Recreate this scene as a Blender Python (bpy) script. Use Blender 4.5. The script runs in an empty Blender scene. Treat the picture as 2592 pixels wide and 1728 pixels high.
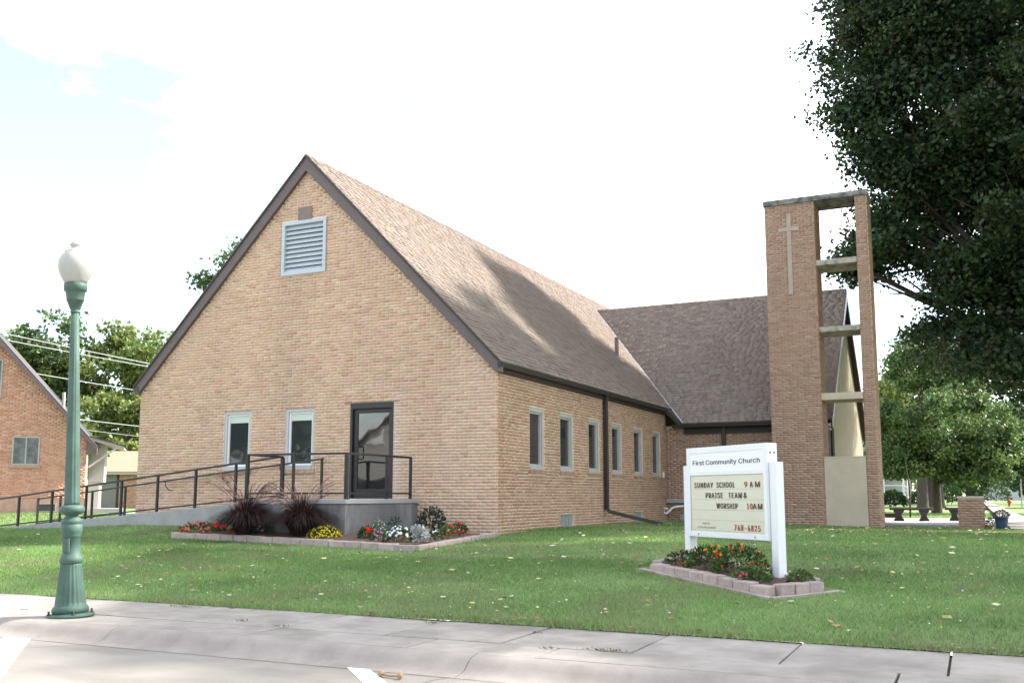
import bpy, math, random
import numpy as np
from mathutils import Vector, Matrix

random.seed(7)
RNG = np.random.default_rng(11)
R = math.radians
sc = bpy.context.scene
COL = sc.collection

# ------------------------------------------------------------------ camera
cam_d = bpy.data.cameras.new("camera")
cam_d.sensor_width = 36.0
cam_d.lens = 34.064
cam_d.shift_y = 0.03099
cam_d.clip_end = 2000
cam = bpy.data.objects.new("camera", cam_d)
cam.location = (8.973, -18.172, 0.812)
cam.rotation_euler = (math.pi / 2 + 0.1262, 0, 0.4439)
COL.objects.link(cam)
sc.camera = cam
CAM = np.array(cam.location)

# ------------------------------------------------------------------ world, sun, exposure
SUN_EL, SUN_AZ = 43.0, 42.0          # azimuth from +X towards +Y
wd = bpy.data.worlds.new("World")
sc.world = wd
wd.use_nodes = True
nt = wd.node_tree
for n in list(nt.nodes):
    nt.nodes.remove(n)
out = nt.nodes.new('ShaderNodeOutputWorld')
bg = nt.nodes.new('ShaderNodeBackground')
sky = nt.nodes.new('ShaderNodeTexSky')
sky.sky_type = 'NISHITA'
sky.sun_disc = False
sky.sun_elevation = R(SUN_EL)
sky.sun_rotation = R(90 - SUN_AZ)
sky.air_density = 1.0
sky.dust_density = 1.6
sky.ozone_density = 1.0
tc = nt.nodes.new('ShaderNodeTexCoord')
mp = nt.nodes.new('ShaderNodeMapping')
mp.inputs['Scale'].default_value = (1, 1, 2.6)
nz = nt.nodes.new('ShaderNodeTexNoise')
nz.inputs['Scale'].default_value = 2.3
nz.inputs['Detail'].default_value = 7
nz.inputs['Roughness'].default_value = 0.55
rp = nt.nodes.new('ShaderNodeValToRGB')
rp.color_ramp.elements[0].position = 0.47
rp.color_ramp.elements[0].color = (.075, .075, .075, 1)
rp.color_ramp.elements[1].position = 0.66
mx = nt.nodes.new('ShaderNodeMix')
mx.data_type = 'RGBA'
mul = nt.nodes.new('ShaderNodeMath'); mul.operation = 'MULTIPLY'; mul.inputs[1].default_value = 0.75
nt.links.new(tc.outputs['Generated'], mp.inputs['Vector'])
nt.links.new(mp.outputs['Vector'], nz.inputs['Vector'])
nt.links.new(nz.outputs['Fac'], rp.inputs['Fac'])
nt.links.new(rp.outputs['Color'], mul.inputs[0])
nt.links.new(mul.outputs[0], mx.inputs['Factor'])
nt.links.new(sky.outputs['Color'], mx.inputs[6])
mx.inputs[7].default_value = (11.5, 11.2, 10.6, 1)
nt.links.new(mx.outputs[2], bg.inputs['Color'])
bg.inputs['Strength'].default_value = 0.11
nt.links.new(bg.outputs[0], out.inputs['Surface'])

sun_d = bpy.data.lights.new("sun", 'SUN')
sun_d.energy = 3.4
sun_d.angle = R(1.8)
sun_d.color = (1.0, 0.95, 0.87)
sun = bpy.data.objects.new("sun", sun_d)
sdir = Vector((math.cos(R(SUN_EL)) * math.cos(R(SUN_AZ)), math.cos(R(SUN_EL)) * math.sin(R(SUN_AZ)), math.sin(R(SUN_EL))))
sun.rotation_euler = sdir.to_track_quat('Z', 'Y').to_euler()
sun.location = sdir * 60
COL.objects.link(sun)

sc.view_settings.view_transform = 'Standard'
sc.view_settings.look = 'None'
sc.view_settings.exposure = 1.95
sc.view_settings.gamma = 1.0
sc.view_settings.use_curve_mapping = False
sc.render.engine = 'CYCLES'
sc.cycles.max_bounces = 6
sc.cycles.diffuse_bounces = 3
sc.cycles.glossy_bounces = 3
sc.cycles.transmission_bounces = 4
sc.cycles.transparent_max_bounces = 6
sc.cycles.use_denoising = True

# ------------------------------------------------------------------ materials
def mat(name, col=(.5, .5, .5), rough=.7, var=0.0, scale=6.0, bump=0.0, bscale=40.0, attr=False, spec=.3, metal=0.0,
        stain=None, objvar=0.0, detail=5.0, trans=0.0, dark=None):
    m = bpy.data.materials.new(name)
    m.use_nodes = True
    t = m.node_tree
    b = t.nodes['Principled BSDF']
    b.inputs['Roughness'].default_value = rough
    b.inputs['Specular IOR Level'].default_value = spec
    b.inputs['Metallic'].default_value = metal
    co = t.nodes.new('ShaderNodeTexCoord')
    if attr:
        a = t.nodes.new('ShaderNodeAttribute'); a.attribute_name = 'col'
        src = a.outputs['Color']
    else:
        a = t.nodes.new('ShaderNodeRGB'); a.outputs[0].default_value = (*col, 1)
        src = a.outputs[0]
    geo = t.nodes.new('ShaderNodeNewGeometry')
    if var > 0:
        n = t.nodes.new('ShaderNodeTexNoise')
        n.inputs['Scale'].default_value = scale
        n.inputs['Detail'].default_value = detail
        n.inputs['Roughness'].default_value = .62
        t.links.new(geo.outputs['Position'], n.inputs['Vector'])
        mr = t.nodes.new('ShaderNodeMapRange')
        mr.inputs['From Min'].default_value = .25; mr.inputs['From Max'].default_value = .75
        mr.inputs['To Min'].default_value = 1 - var; mr.inputs['To Max'].default_value = 1 + var
        t.links.new(n.outputs['Fac'], mr.inputs['Value'])
        vm = t.nodes.new('ShaderNodeVectorMath'); vm.operation = 'SCALE'
        t.links.new(src, vm.inputs[0]); t.links.new(mr.outputs[0], vm.inputs['Scale'])
        src = vm.outputs[0]
    if stain:
        scol, sscale, lo, hi, sx = stain
        n = t.nodes.new('ShaderNodeTexNoise')
        n.inputs['Scale'].default_value = sscale
        n.inputs['Detail'].default_value = 6
        mpn = t.nodes.new('ShaderNodeMapping'); mpn.inputs['Scale'].default_value = sx
        t.links.new(geo.outputs['Position'], mpn.inputs['Vector'])
        t.links.new(mpn.outputs[0], n.inputs['Vector'])
        mr = t.nodes.new('ShaderNodeMapRange')
        mr.inputs['From Min'].default_value = lo; mr.inputs['From Max'].default_value = hi
        t.links.new(n.outputs['Fac'], mr.inputs['Value'])
        mm = t.nodes.new('ShaderNodeMix'); mm.data_type = 'RGBA'
        t.links.new(mr.outputs[0], mm.inputs['Factor'])
        t.links.new(src, mm.inputs[6]); mm.inputs[7].default_value = (*scol, 1)
        src = mm.outputs[2]
    if objvar > 0:
        oi = t.nodes.new('ShaderNodeObjectInfo')
        mr = t.nodes.new('ShaderNodeMapRange')
        mr.inputs['To Min'].default_value = 1 - objvar; mr.inputs['To Max'].default_value = 1 + objvar
        t.links.new(oi.outputs['Random'], mr.inputs['Value'])
        vm = t.nodes.new('ShaderNodeVectorMath'); vm.operation = 'SCALE'
        t.links.new(src, vm.inputs[0]); t.links.new(mr.outputs[0], vm.inputs['Scale'])
        src = vm.outputs[0]
    t.links.new(src, b.inputs['Base Color'])
    if bump > 0:
        n = t.nodes.new('ShaderNodeTexNoise')
        n.inputs['Scale'].default_value = bscale
        n.inputs['Detail'].default_value = 4
        t.links.new(geo.outputs['Position'], n.inputs['Vector'])
        bp = t.nodes.new('ShaderNodeBump')
        bp.inputs['Strength'].default_value = bump
        bp.inputs['Distance'].default_value = .02
        t.links.new(n.outputs['Fac'], bp.inputs['Height'])
        t.links.new(bp.outputs[0], b.inputs['Normal'])
    if trans > 0:
        tr = t.nodes.new('ShaderNodeBsdfTranslucent')
        t.links.new(src, tr.inputs['Color'])
        ms = t.nodes.new('ShaderNodeMixShader'); ms.inputs[0].default_value = trans
        t.links.new(b.outputs[0], ms.inputs[1]); t.links.new(tr.outputs[0], ms.inputs[2])
        t.links.new(ms.outputs[0], t.nodes['Material Output'].inputs['Surface'])
    return m

def glass_mat(name, tint=(.02, .025, .026), wav=0.0, rough=.03, ior=1.65):
    m = mat(name, tint, rough, spec=.5)
    t = m.node_tree; b = t.nodes['Principled BSDF']
    b.inputs['IOR'].default_value = ior
    if wav > 0:
        geo = t.nodes.new('ShaderNodeNewGeometry')
        n = t.nodes.new('ShaderNodeTexNoise'); n.inputs['Scale'].default_value = 2.2; n.inputs['Detail'].default_value = 1
        t.links.new(geo.outputs['Position'], n.inputs['Vector'])
        bp = t.nodes.new('ShaderNodeBump'); bp.inputs['Strength'].default_value = wav; bp.inputs['Distance'].default_value = .03
        t.links.new(n.outputs['Fac'], bp.inputs['Height']); t.links.new(bp.outputs[0], b.inputs['Normal'])
    return m

M = {}
M['brick'] = mat('brick', attr=True, rough=.88, var=.10, scale=14, bump=.25, bscale=90)
M['mortar'] = mat('mortar', (.70, .58, .465), .95, var=.12, scale=3, bump=.2, bscale=120)
M['mortar_grey'] = mat('mortar_grey', (.44, .35, .285), .95, var=.12, scale=3)
M['mortar_house'] = mat('mortar_house', (.55, .45, .38), .95, var=.1, scale=3)
M['shingle'] = mat('shingle', attr=True, rough=.95, var=.10, scale=30, bump=.3, bscale=200, spec=.1)
M['roof_under'] = mat('roof_under', (.13, .095, .08), .95, var=.15, scale=8)
M['fascia'] = mat('fascia', (.125, .10, .095), .6, var=.08, scale=4)
M['dark_trim'] = mat('dark_trim', (.035, .024, .022), .5, var=.15, scale=5)
M['gutter'] = mat('gutter', (.028, .024, .024), .4, var=.1, scale=5, spec=.4)
M['flashing'] = mat('flashing', (.22, .205, .215), .45, metal=.3, var=.1)
M['frame_grey'] = mat('frame_grey', (.46, .45, .44), .55, var=.05, scale=6)
M['frame_side'] = mat('frame_side', (.40, .385, .36), .6, var=.07, scale=6)
M['blind'] = mat('blind', (.55, .62, .52), .8)
M['pane'] = glass_mat('pane', (.03, .035, .035), wav=.04)
M['door_glass'] = glass_mat('door_glass', (.012, .013, .014), wav=.07, ior=2.0)
M['bronze'] = mat('bronze', (.022, .02, .021), .42, spec=.4)
M['louver'] = mat('louver', (.44, .49, .525), .5, var=.06, scale=5)
M['louver_dark'] = mat('louver_dark', (.02, .02, .02), .9)
M['panel_brown'] = mat('panel_brown', (.20, .155, .14), .7, var=.08)
M['concrete'] = mat('concrete', (.33, .328, .32), .9, var=.22, scale=2.2, bump=.25, bscale=60, stain=((.33, .33, .325), 1.9, .50, .72, (1, 1, .45)))
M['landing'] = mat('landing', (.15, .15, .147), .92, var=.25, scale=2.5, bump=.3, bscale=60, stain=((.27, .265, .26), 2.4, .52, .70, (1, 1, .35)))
M['concrete_top'] = mat('concrete_top', (.36, .355, .345), .88, var=.10, scale=6, bump=.2, bscale=80)
M['tower_concrete'] = mat('tower_concrete', (.40, .36, .30), .9, var=.2, scale=4, bump=.3, bscale=60, stain=((.13, .12, .10), 5, .45, .72, (1, 1, 1)))
M['tower_cap'] = mat('tower_cap', (.30, .29, .27), .9, var=.2, scale=4, bump=.3, bscale=60, stain=((.06, .062, .06), 4, .36, .66, (1, 1, 1)))
M['stucco'] = mat('stucco', (.50, .425, .325), .92, var=.10, scale=2.5, bump=.3, bscale=130)
M['stucco_shaded'] = mat('stucco_shaded', (.26, .225, .165), .92, var=.12, scale=2.0, bump=.3, bscale=130)  # cream stucco darkened in its colour to stand for shade on the gable
M['cross_stone'] = mat('cross_stone', (.40, .325, .26), .9, var=.10, scale=5, bump=.2)
M['rail'] = mat('rail', (.018, .019, .022), .45, var=.2, scale=9, spec=.4)
M['green_metal'] = mat('green_metal', (.056, .104, .082), .6, var=.28, scale=5, bump=.12, bscale=70, spec=.35)
M['globe'] = mat('globe', (.48, .48, .45), .3, trans=.35, var=.04, scale=8)
M['sign_white'] = mat('sign_white', (.76, .77, .78), .5, var=.03, scale=4)
M['sign_face'] = mat('sign_face', (.80, .80, .82), .35)
M['sign_board'] = mat('sign_board', (.62, .60, .47), .3, var=.03, scale=3, spec=.45)
M['board_line'] = mat('board_line', (.52, .50, .38), .3)
M['ink_black'] = mat('ink_black', (.02, .02, .025), .6)
M['ink_brown'] = mat('ink_brown', (.10, .05, .045), .6)
M['ink_red'] = mat('ink_red', (.38, .045, .03), .6)
M['block'] = mat('block', (.375, .305, .275), .9, var=.22, scale=9, bump=.45, bscale=45, objvar=.10)
M['mulch'] = mat('mulch', (.12, .075, .055), .95, var=.5, scale=25, bump=.8, bscale=60)
M['sidewalk'] = mat('sidewalk', (.305, .275, .24), .9, var=.24, scale=3.2, bump=.15, bscale=140, objvar=.05, detail=8,
                    stain=((.19, .17, .145), 1.8, .48, .80, (1, 1, 1)))
M['joint'] = mat('joint', (.10, .085, .065), .95, var=.3, scale=12)
M['kerb'] = mat('kerb', (.29, .255, .225), .88, var=.20, scale=3.4, bump=.2, bscale=120, detail=8)
M['road'] = mat('road', (.262, .240, .208), .9, var=.13, scale=1.8, bump=.12, bscale=150, detail=8,
                stain=((.180, .163, .140), 1.3, .48, .80, (.5, 1.6, 1)))
M['road_paint'] = mat('road_paint', (.82, .83, .83), .7, var=.05, scale=6)
M['crack'] = mat('crack', (.12, .095, .075), .95)
M['lawn'] = mat('lawn', (.15, .215, .072), .95, var=.35, scale=1.2, bump=.8, bscale=50, detail=9)
M['grass'] = mat('grass', attr=True, rough=.6, spec=.2, trans=.35)
M['leaf'] = mat('leaf', attr=True, rough=.5, spec=.35, trans=.32)
M['leaf_dull'] = mat('leaf_dull', attr=True, rough=.7, spec=.15, trans=.2)
M['litter'] = mat('litter', attr=True, rough=.8, spec=.1)
M['petal'] = mat('petal', attr=True, rough=.7, spec=.1, trans=.25)
M['bark'] = mat('bark', (.075, .06, .048), .95, var=.4, scale=9, bump=.8, bscale=30)
M['stone_dark'] = mat('stone_dark', (.06, .052, .048), .9, var=.25, scale=6, bump=.4)
M['pot_blue'] = mat('pot_blue', (.03, .055, .11), .35, var=.15, scale=8, spec=.5)
M['white_siding'] = mat('white_siding', (.40, .40, .39), .7, var=.05)
M['grey_siding'] = mat('grey_siding', (.36, .355, .33), .7, var=.06)
M['white_paint'] = mat('white_paint', (.74, .73, .72), .6)
M['pink_trim'] = mat('pink_trim', (.40, .33, .32), .7)
M['house_trim'] = mat('house_trim', (.15, .115, .11), .7, var=.08)
M['tan_roof'] = mat('tan_roof', (.30, .215, .145), .95, var=.15, scale=14, bump=.3, bscale=60)
M['grey_roof'] = mat('grey_roof', (.09, .085, .085), .95, var=.2, scale=10)
M['grey_door'] = mat('grey_door', (.23, .21, .19), .7, var=.08)
M['foundation'] = mat('foundation', (.42, .27, .20), .9, var=.2, scale=5, bump=.3)
M['pvc'] = mat('pvc', (.74, .74, .74), .4)
M['wire'] = mat('wire', (.62, .62, .62), .5)
M['hydrant'] = mat('hydrant', (.45, .10, .05), .5)
M['timber'] = mat('timber', (.07, .045, .035), .9, var=.3, scale=10)
M['twig'] = mat('twig', (.34, .22, .13), .9, var=.25, scale=20)
M['grille'] = mat('grille', (.24, .22, .20), .6)
M['window_block'] = mat('window_block', (.26, .30, .29), .3, var=.3, scale=14)
M['curtain'] = mat('curtain', (.13, .135, .14), .35, var=.7, scale=3)

# ------------------------------------------------------------------ mesh helpers
WORLD_ROOTS = set()

def link(o, parent=None):
    COL.objects.link(o)
    if parent is not None:
        o.parent = parent
        if parent.name in WORLD_ROOTS:
            o.matrix_parent_inverse = Matrix.Translation(-Vector(parent.location))
    return o

def thing(name, label, cat, loc=(0, 0, 0), rz=0.0, group=None, world=True):
    o = bpy.data.objects.new(name, None)
    o.empty_display_size = .2
    o.location = loc
    o.rotation_euler = (0, 0, rz)
    COL.objects.link(o)
    o['label'] = label
    o['category'] = cat
    if group:
        o['group'] = group
    if world:
        WORLD_ROOTS.add(o.name)
    return o

def np_mesh(name, verts, quads, cols=None, smooth=False):
    verts = np.asarray(verts, np.float32).reshape(-1, 3)
    quads = np.asarray(quads, np.int32)
    k = quads.shape[1]; m = len(quads)
    me = bpy.data.meshes.new(name)
    me.vertices.add(len(verts)); me.vertices.foreach_set('co', verts.ravel())
    me.loops.add(m * k); me.loops.foreach_set('vertex_index', quads.ravel())
    me.polygons.add(m); me.polygons.foreach_set('loop_start', np.arange(0, m * k, k, dtype=np.int32))
    if smooth:
        me.polygons.foreach_set('use_smooth', np.ones(m, bool))
    if cols is not None:
        c = np.ones((m, k, 4), np.float32)
        c[:, :, :3] = np.asarray(cols, np.float32)[:, None, :]
        a = me.color_attributes.new('col', 'FLOAT_COLOR', 'CORNER')
        a.data.foreach_set('color', c.ravel())
    me.update(calc_edges=True)
    return me

def put(name, me, m, parent=None, kind=None, loc=None):
    o = bpy.data.objects.new(name, me)
    if not me.materials:
        me.materials.append(m)
    if loc is not None:
        o.location = loc
    link(o, parent)
    if kind:
        o['kind'] = kind
    return o

class MB:
    def __init__(s):
        s.v = []; s.f = []; s.sm = []; s.c = []
        s.cur = None
    def _add(s, vs, fs, smooth=False):
        b = len(s.v)
        s.v += [tuple(p) for p in vs]
        for f in fs:
            s.f.append(tuple(i + b for i in f)); s.sm.append(smooth); s.c.append(s.cur)
        return s
    def box(s, x0, x1, y0, y1, z0, z1):
        vs = [(x0, y0, z0), (x1, y0, z0), (x1, y1, z0), (x0, y1, z0), (x0, y0, z1), (x1, y0, z1), (x1, y1, z1), (x0, y1, z1)]
        return s._add(vs, [(0, 3, 2, 1), (4, 5, 6, 7), (0, 1, 5, 4), (1, 2, 6, 5), (2, 3, 7, 6), (3, 0, 4, 7)])
    def obox(s, c, ax, ay, az, hx, hy, hz):
        c, ax, ay, az = Vector(c), Vector(ax).normalized(), Vector(ay).normalized(), Vector(az).normalized()
        vs = []
        for dz in (-1, 1):
            for dx, dy in ((-1, -1), (1, -1), (1, 1), (-1, 1)):
                vs.append(c + ax * hx * dx + ay * hy * dy + az * hz * dz)
        return s._add(vs, [(0, 3, 2, 1), (4, 5, 6, 7), (0, 1, 5, 4), (1, 2, 6, 5), (2, 3, 7, 6), (3, 0, 4, 7)])
    def bar(s, p, q, w, h, up=(0, 0, 1)):
        p, q = Vector(p), Vector(q)
        d = (q - p); L = d.length; d.normalize()
        side = d.cross(Vector(up))
        if side.length < 1e-4:
            side = d.cross(Vector((1, 0, 0)))
        side.normalize(); u = side.cross(d)
        return s.obox((p + q) / 2, d, side, u, L / 2, w / 2, h / 2)
    def prism(s, poly, ext):
        e = Vector(ext); n = len(poly)
        vs = [Vector(p) for p in poly] + [Vector(p) + e for p in poly]
        fs = [tuple(range(n)), tuple(range(2 * n - 1, n - 1, -1))]
        for i in range(n):
            j = (i + 1) % n
            fs.append((i, i + n, j + n, j))
        return s._add(vs, fs)
    def tube(s, path, rads, n=8, cap=True):
        path = [Vector(p) for p in path]
        rings = []; prev = None
        for i, p in enumerate(path):
            d = (path[min(i + 1, len(path) - 1)] - path[max(i - 1, 0)]).normalized()
            a = Vector((0, 0, 1)) if abs(d.z) < .95 else Vector((1, 0, 0))
            if prev is not None:
                a = prev
            x = (a - d * a.dot(d)).normalized(); y = d.cross(x); prev = x
            r = rads[i] if hasattr(rads, '__len__') else rads
            rings.append([p + (x * math.cos(2 * math.pi * k / n) + y * math.sin(2 * math.pi * k / n)) * r for k in range(n)])
        vs = [v for rg in rings for v in rg]
        fs = []
        for i in range(len(path) - 1):
            for k in range(n):
                a = i * n + k; b = i * n + (k + 1) % n
                fs.append((a, b, b + n, a + n))
        s._add(vs, fs, True)
        if cap:
            s._add(rings[0], [tuple(range(n - 1, -1, -1))]); s._add(rings[-1], [tuple(range(n))])
        return s
    def lathe(s, prof, n=32, c=(0, 0, 0), flute=None):
        vs = []; c = Vector(c)
        for (r, z) in prof:
            for k in range(n):
                a = 2 * math.pi * k / n
                rr = r
                if flute and flute[0] <= z <= flute[1]:
                    rr = r * (1 - flute[3] * max(0, math.cos(a * flute[2])) ** .7)
                vs.append((c.x + rr * math.cos(a), c.y + rr * math.sin(a), c.z + z))
        fs = []
        for i in range(len(prof) - 1):
            for k in range(n):
                a = i * n + k; b = i * n + (k + 1) % n
                fs.append((a, b, b + n, a + n))
        s._add(vs, fs, True)
        m = len(prof)
        base = len(s.v) - len(vs)
        s.f.append(tuple(base + k for k in range(n - 1, -1, -1))); s.sm.append(False); s.c.append(s.cur)
        s.f.append(tuple(base + (m - 1) * n + k for k in range(n))); s.sm.append(False); s.c.append(s.cur)
        return s
    def mesh(s, name):
        me = bpy.data.meshes.new(name)
        me.from_pydata(s.v, [], s.f)
        me.polygons.foreach_set('use_smooth', s.sm)
        if any(c is not None for c in s.c):
            a = me.color_attributes.new('col', 'FLOAT_COLOR', 'CORNER')
            vals = []
            for p in me.polygons:
                c = s.c[p.index] or (.5, .5, .5)
                vals += [*c, 1.0] * p.loop_total
            a.data.foreach_set('color', vals)
        me.update()
        return me
    def build(s, name, m, parent=None, kind=None, bevel=0.0):
        me = s.mesh(name)
        o = put(name, me, m, parent, kind)
        if bevel > 0:
            b = o.modifiers.new('bevel', 'BEVEL'); b.width = bevel; b.segments = 2; b.limit_method = 'ANGLE'
            b.angle_limit = R(35)
        return o

def tag(o, label, cat, group=None):
    o['label'] = label; o['category'] = cat
    if group:
        o['group'] = group
    return o

def structure(o):
    o['kind'] = 'structure'
    return o

# ------------------------------------------------------------------ bricks
BL, BH, BG = .201, .0557, .012        # brick length, height, joint
PITCH = BH + BG

def value_noise(x, y, s, seed):
    r = np.random.default_rng(seed); g = r.random((64, 64))
    u = x * s % 64; v = y * s % 64; i = u.astype(int); j = v.astype(int); fu = u - i; fv = v - j
    fu = fu * fu * (3 - 2 * fu); fv = fv * fv * (3 - 2 * fv)
    a = g[i % 64, j % 64]; b = g[(i + 1) % 64, j % 64]; c = g[i % 64, (j + 1) % 64]; d = g[(i + 1) % 64, (j + 1) % 64]
    return (a * (1 - fu) + b * fu) * (1 - fv) + (c * (1 - fu) + d * fu) * fv

def pal_pick(pal, n):
    w = np.array([p[1] for p in pal], float); w /= w.sum()
    c = np.array([p[0] for p in pal])[RNG.choice(len(pal), n, p=w)]
    mean = (np.array([p[0] for p in pal]) * w[:, None]).sum(0)
    c = mean + (c - mean) * .72
    return c * RNG.normal(1, .04, (n, 1)).clip(.85, 1.15) * RNG.normal(1, .02, (n, 3))

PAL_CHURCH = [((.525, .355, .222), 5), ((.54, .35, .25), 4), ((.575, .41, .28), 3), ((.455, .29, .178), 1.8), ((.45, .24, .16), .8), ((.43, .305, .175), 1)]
PAL_SIDE_SHADED = [((.42, .27, .165), 5), ((.43, .25, .18), 4), ((.47, .33, .22), 3), ((.34, .20, .125), 3), ((.37, .19, .13), 1.5)]  # same church brick, with the side wall's shade put into the colours
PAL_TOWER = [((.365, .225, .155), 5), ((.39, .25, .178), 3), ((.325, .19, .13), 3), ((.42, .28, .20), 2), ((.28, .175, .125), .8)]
PAL_HOUSE = [((.56, .27, .17), 5), ((.60, .33, .22), 3), ((.48, .215, .14), 3), ((.64, .39, .28), 2), ((.38, .19, .14), .8)]

def layout(u0, u1, z0, z1, openings=(), urange=None, head_mod=6, zoff=0.0):
    """course by course: (ua, ub, za, zb, is_full)"""
    res = []
    k = int(math.floor((z0 - zoff) / PITCH))
    while zoff + k * PITCH < z1 - .01:
        za = zoff + k * PITCH; zb = min(za + BH, z1)
        if za < z0:
            za = z0
        if zb - za < .012:
            k += 1; continue
        zm = (za + zb) / 2
        a, b = (u0, u1) if urange is None else urange(zm)
        header = (k % head_mod == 0)
        step = (BL + BG) / 2 if header else (BL + BG)
        off = 0 if header else (step / 2 if k % 2 else 0.0)
        nstart = math.floor((a - u0 - off) / step)
        i = nstart
        while True:
            ua = u0 + off + i * step; ub = ua + step - BG
            i += 1
            if ua >= b:
                break
            full = (ua >= a - 1e-6 and ub <= b + 1e-6)
            segs = [(max(ua, a), min(ub, b))]
            for (oa, ob, oz0, oz1) in openings:
                if oz0 < zm < oz1:
                    ns = []
                    for (p, q) in segs:
                        if q <= oa or p >= ob:
                            ns.append((p, q))
                        else:
                            full = False
                            if p < oa - .02: ns.append((p, oa - .004))
                            if q > ob + .02: ns.append((ob + .004, q))
                    segs = ns
            for (p, q) in segs:
                if q - p > .02:
                    res.append((p, q, za, zb, full and not header))
        k += 1
    return res

def brick_boxes(O, U, N, items, depth=.02):
    """open-backed boxes: front plus four sides. O origin, U along, N outward."""
    O, U, N = np.array(O, float), np.array(U, float), np.array(N, float)
    it = np.array([i[:4] for i in items], float)
    n = len(it)
    P = np.empty((n, 8, 3))
    jit = RNG.normal(0, .0012, (n, 1))
    for j, (a, z, d) in enumerate([(0, 2, 0), (1, 2, 0), (1, 3, 0), (0, 3, 0), (0, 2, 1), (1, 2, 1), (1, 3, 1), (0, 3, 1)]):
        P[:, j] = O + it[:, a:a + 1] * U + np.outer(it[:, z], [0, 0, 1]) + (jit if d == 0 else -depth) * N
    F = np.array([(0, 1, 2, 3), (0, 4, 5, 1), (1, 5, 6, 2), (2, 6, 7, 3), (3, 7, 4, 0)])
    Q = (np.arange(n)[:, None, None] * 8 + F[None]).reshape(-1, 4)
    return P.reshape(-1, 3), Q

class BrickSet:
    """collects brick faces of one thing; the nearest full stretchers become parts, the rest one stuff part"""
    def __init__(s):
        s.walls = []
    def wall(s, O, U, N, items, pal, part, tint=None):
        c = pal_pick(pal, len(items))
        if tint is not None:
            c = tint(items, c)
        s.walls.append((O, U, N, items, c, part))
    def build(s, single=300, stuff_parent=None, prefix='brick', singles_ok=True):
        cand = []
        for wi, (O, U, N, items, c, part) in enumerate(s.walls):
            for i, it in enumerate(items):
                if it[4]:
                    p = np.array(O) + (it[0] + it[1]) / 2 * np.array(U); p = p + [0, 0, (it[2] + it[3]) / 2]
                    cosv = abs(np.dot((CAM - p) / np.linalg.norm(CAM - p), N))
                    cand.append((-cosv / np.linalg.norm(p - CAM) ** 2, wi, i))
        cand.sort()
        chosen = set((w, i) for _, w, i in cand[:single]) if singles_ok else set()
        shared = {}
        V, Qs, Cs, base = [], [], [], 0
        for wi, (O, U, N, items, c, part) in enumerate(s.walls):
            rest = [i for i in range(len(items)) if (wi, i) not in chosen]
            if rest:
                v, q = brick_boxes(O, U, N, [items[i] for i in rest])
                V.append(v); Qs.append(q + base); base += len(v)
                Cs.append(np.repeat(c[rest], 5, axis=0))
            for i in range(len(items)):
                if (wi, i) in chosen:
                    it = items[i]
                    h = round(it[3] - it[2], 3)
                    key = (wi, h, random.randrange(14))
                    if key not in shared:
                        L = it[1] - it[0]
                        v, q = brick_boxes((0, 0, 0), U, N, [(-L / 2, L / 2, -h / 2, h / 2, True)])
                        shared[key] = np_mesh('brick', v, q, np.repeat(c[i:i + 1], 5, axis=0))
                    p = np.array(O) + (it[0] + it[1]) / 2 * np.array(U) + np.array([0, 0, (it[2] + it[3]) / 2])
                    put('brick', shared[key], M['brick'], part, loc=p)
        if V:
            me = np_mesh('brick_courses', np.concatenate(V), np.concatenate(Qs), np.concatenate(Cs))
            put('brick_courses', me, M['brick'], stuff_parent, kind='stuff')

# ------------------------------------------------------------------ shingles
PAL_SH = [((.250, .205, .176), 5), ((.265, .219, .188), 4), ((.232, .188, .161), 3), ((.283, .236, .202), 1.2), ((.205, .163, .140), 1.4)]

class ShingleSet:
    def __init__(s):
        s.items = []      # (corner points of the tab 4x3 top, thickness normal, colour, parent)
    def slope(s, O, A, S, N, smax, arange, part, expo=.145, wmin=.13, wmax=.34):
        O, A, S, N = (np.array(x, float) for x in (O, A, S, N))
        k = 0
        while k * expo < smax:
            s0 = k * expo; s1 = min(s0 + expo + .02, smax + .01)
            a, b = arange(s0 + expo / 2)
            u = a - random.random() * .2
            while u < b:
                w = random.uniform(wmin, wmax)
                ua, ub = max(u, a), min(u + w, b)
                if ub - ua > .02:
                    lift = .014 if random.random() < .5 else .024
                    s.items.append((O + A * ua + S * s0, A * (ub - ua), S * (s1 - s0), N * lift, part, ua > a and ub < b and w > .16))
                u += w
            k += 1
    def build(s, single, parent):
        n = len(s.items)
        cols = pal_pick(PAL_SH, n)
        d = [((np.linalg.norm(i[0] - CAM)) if i[5] else 1e9) for i in s.items]
        chosen = set(np.argsort(d)[:single].tolist())
        V = []; Q = []; C = []
        F = np.array([(0, 1, 2, 3), (4, 5, 1, 0), (5, 6, 2, 1), (7, 4, 0, 3)])
        shared = {}
        for i, (o, a, sv, nv, part, full) in enumerate(s.items):
            def verts(o, a, sv, nv):
                e = nv * .15
                return np.array([o + nv, o + a + nv, o + a + sv + e, o + sv + e, o - nv * .2, o + a - nv * .2, o + a + sv - nv * .2, o + sv - nv * .2])
            if i in chosen:
                w = round(np.linalg.norm(a) / .03)
                key = (id(part), w, random.randrange(5))
                if key not in shared:
                    aa = a / np.linalg.norm(a) * (w * .03)
                    shared[key] = np_mesh('shingle', verts(np.zeros(3), aa, sv, nv), F, np.repeat(cols[i:i + 1], 4, axis=0))
                put('shingle', shared[key], M['shingle'], part, loc=o)
            else:
                V.append(verts(o, a, sv, nv)); C.append(cols[i])
        m = len(V)
        v = np.array(V).reshape(-1, 3)
        q = (np.arange(m)[:, None, None] * 8 + F[None]).reshape(-1, 4)
        me = np_mesh('shingle_courses', v, q, np.repeat(np.array(C), 4, axis=0))
        put('shingle_courses', me, M['shingle'], parent, kind='stuff')

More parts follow.
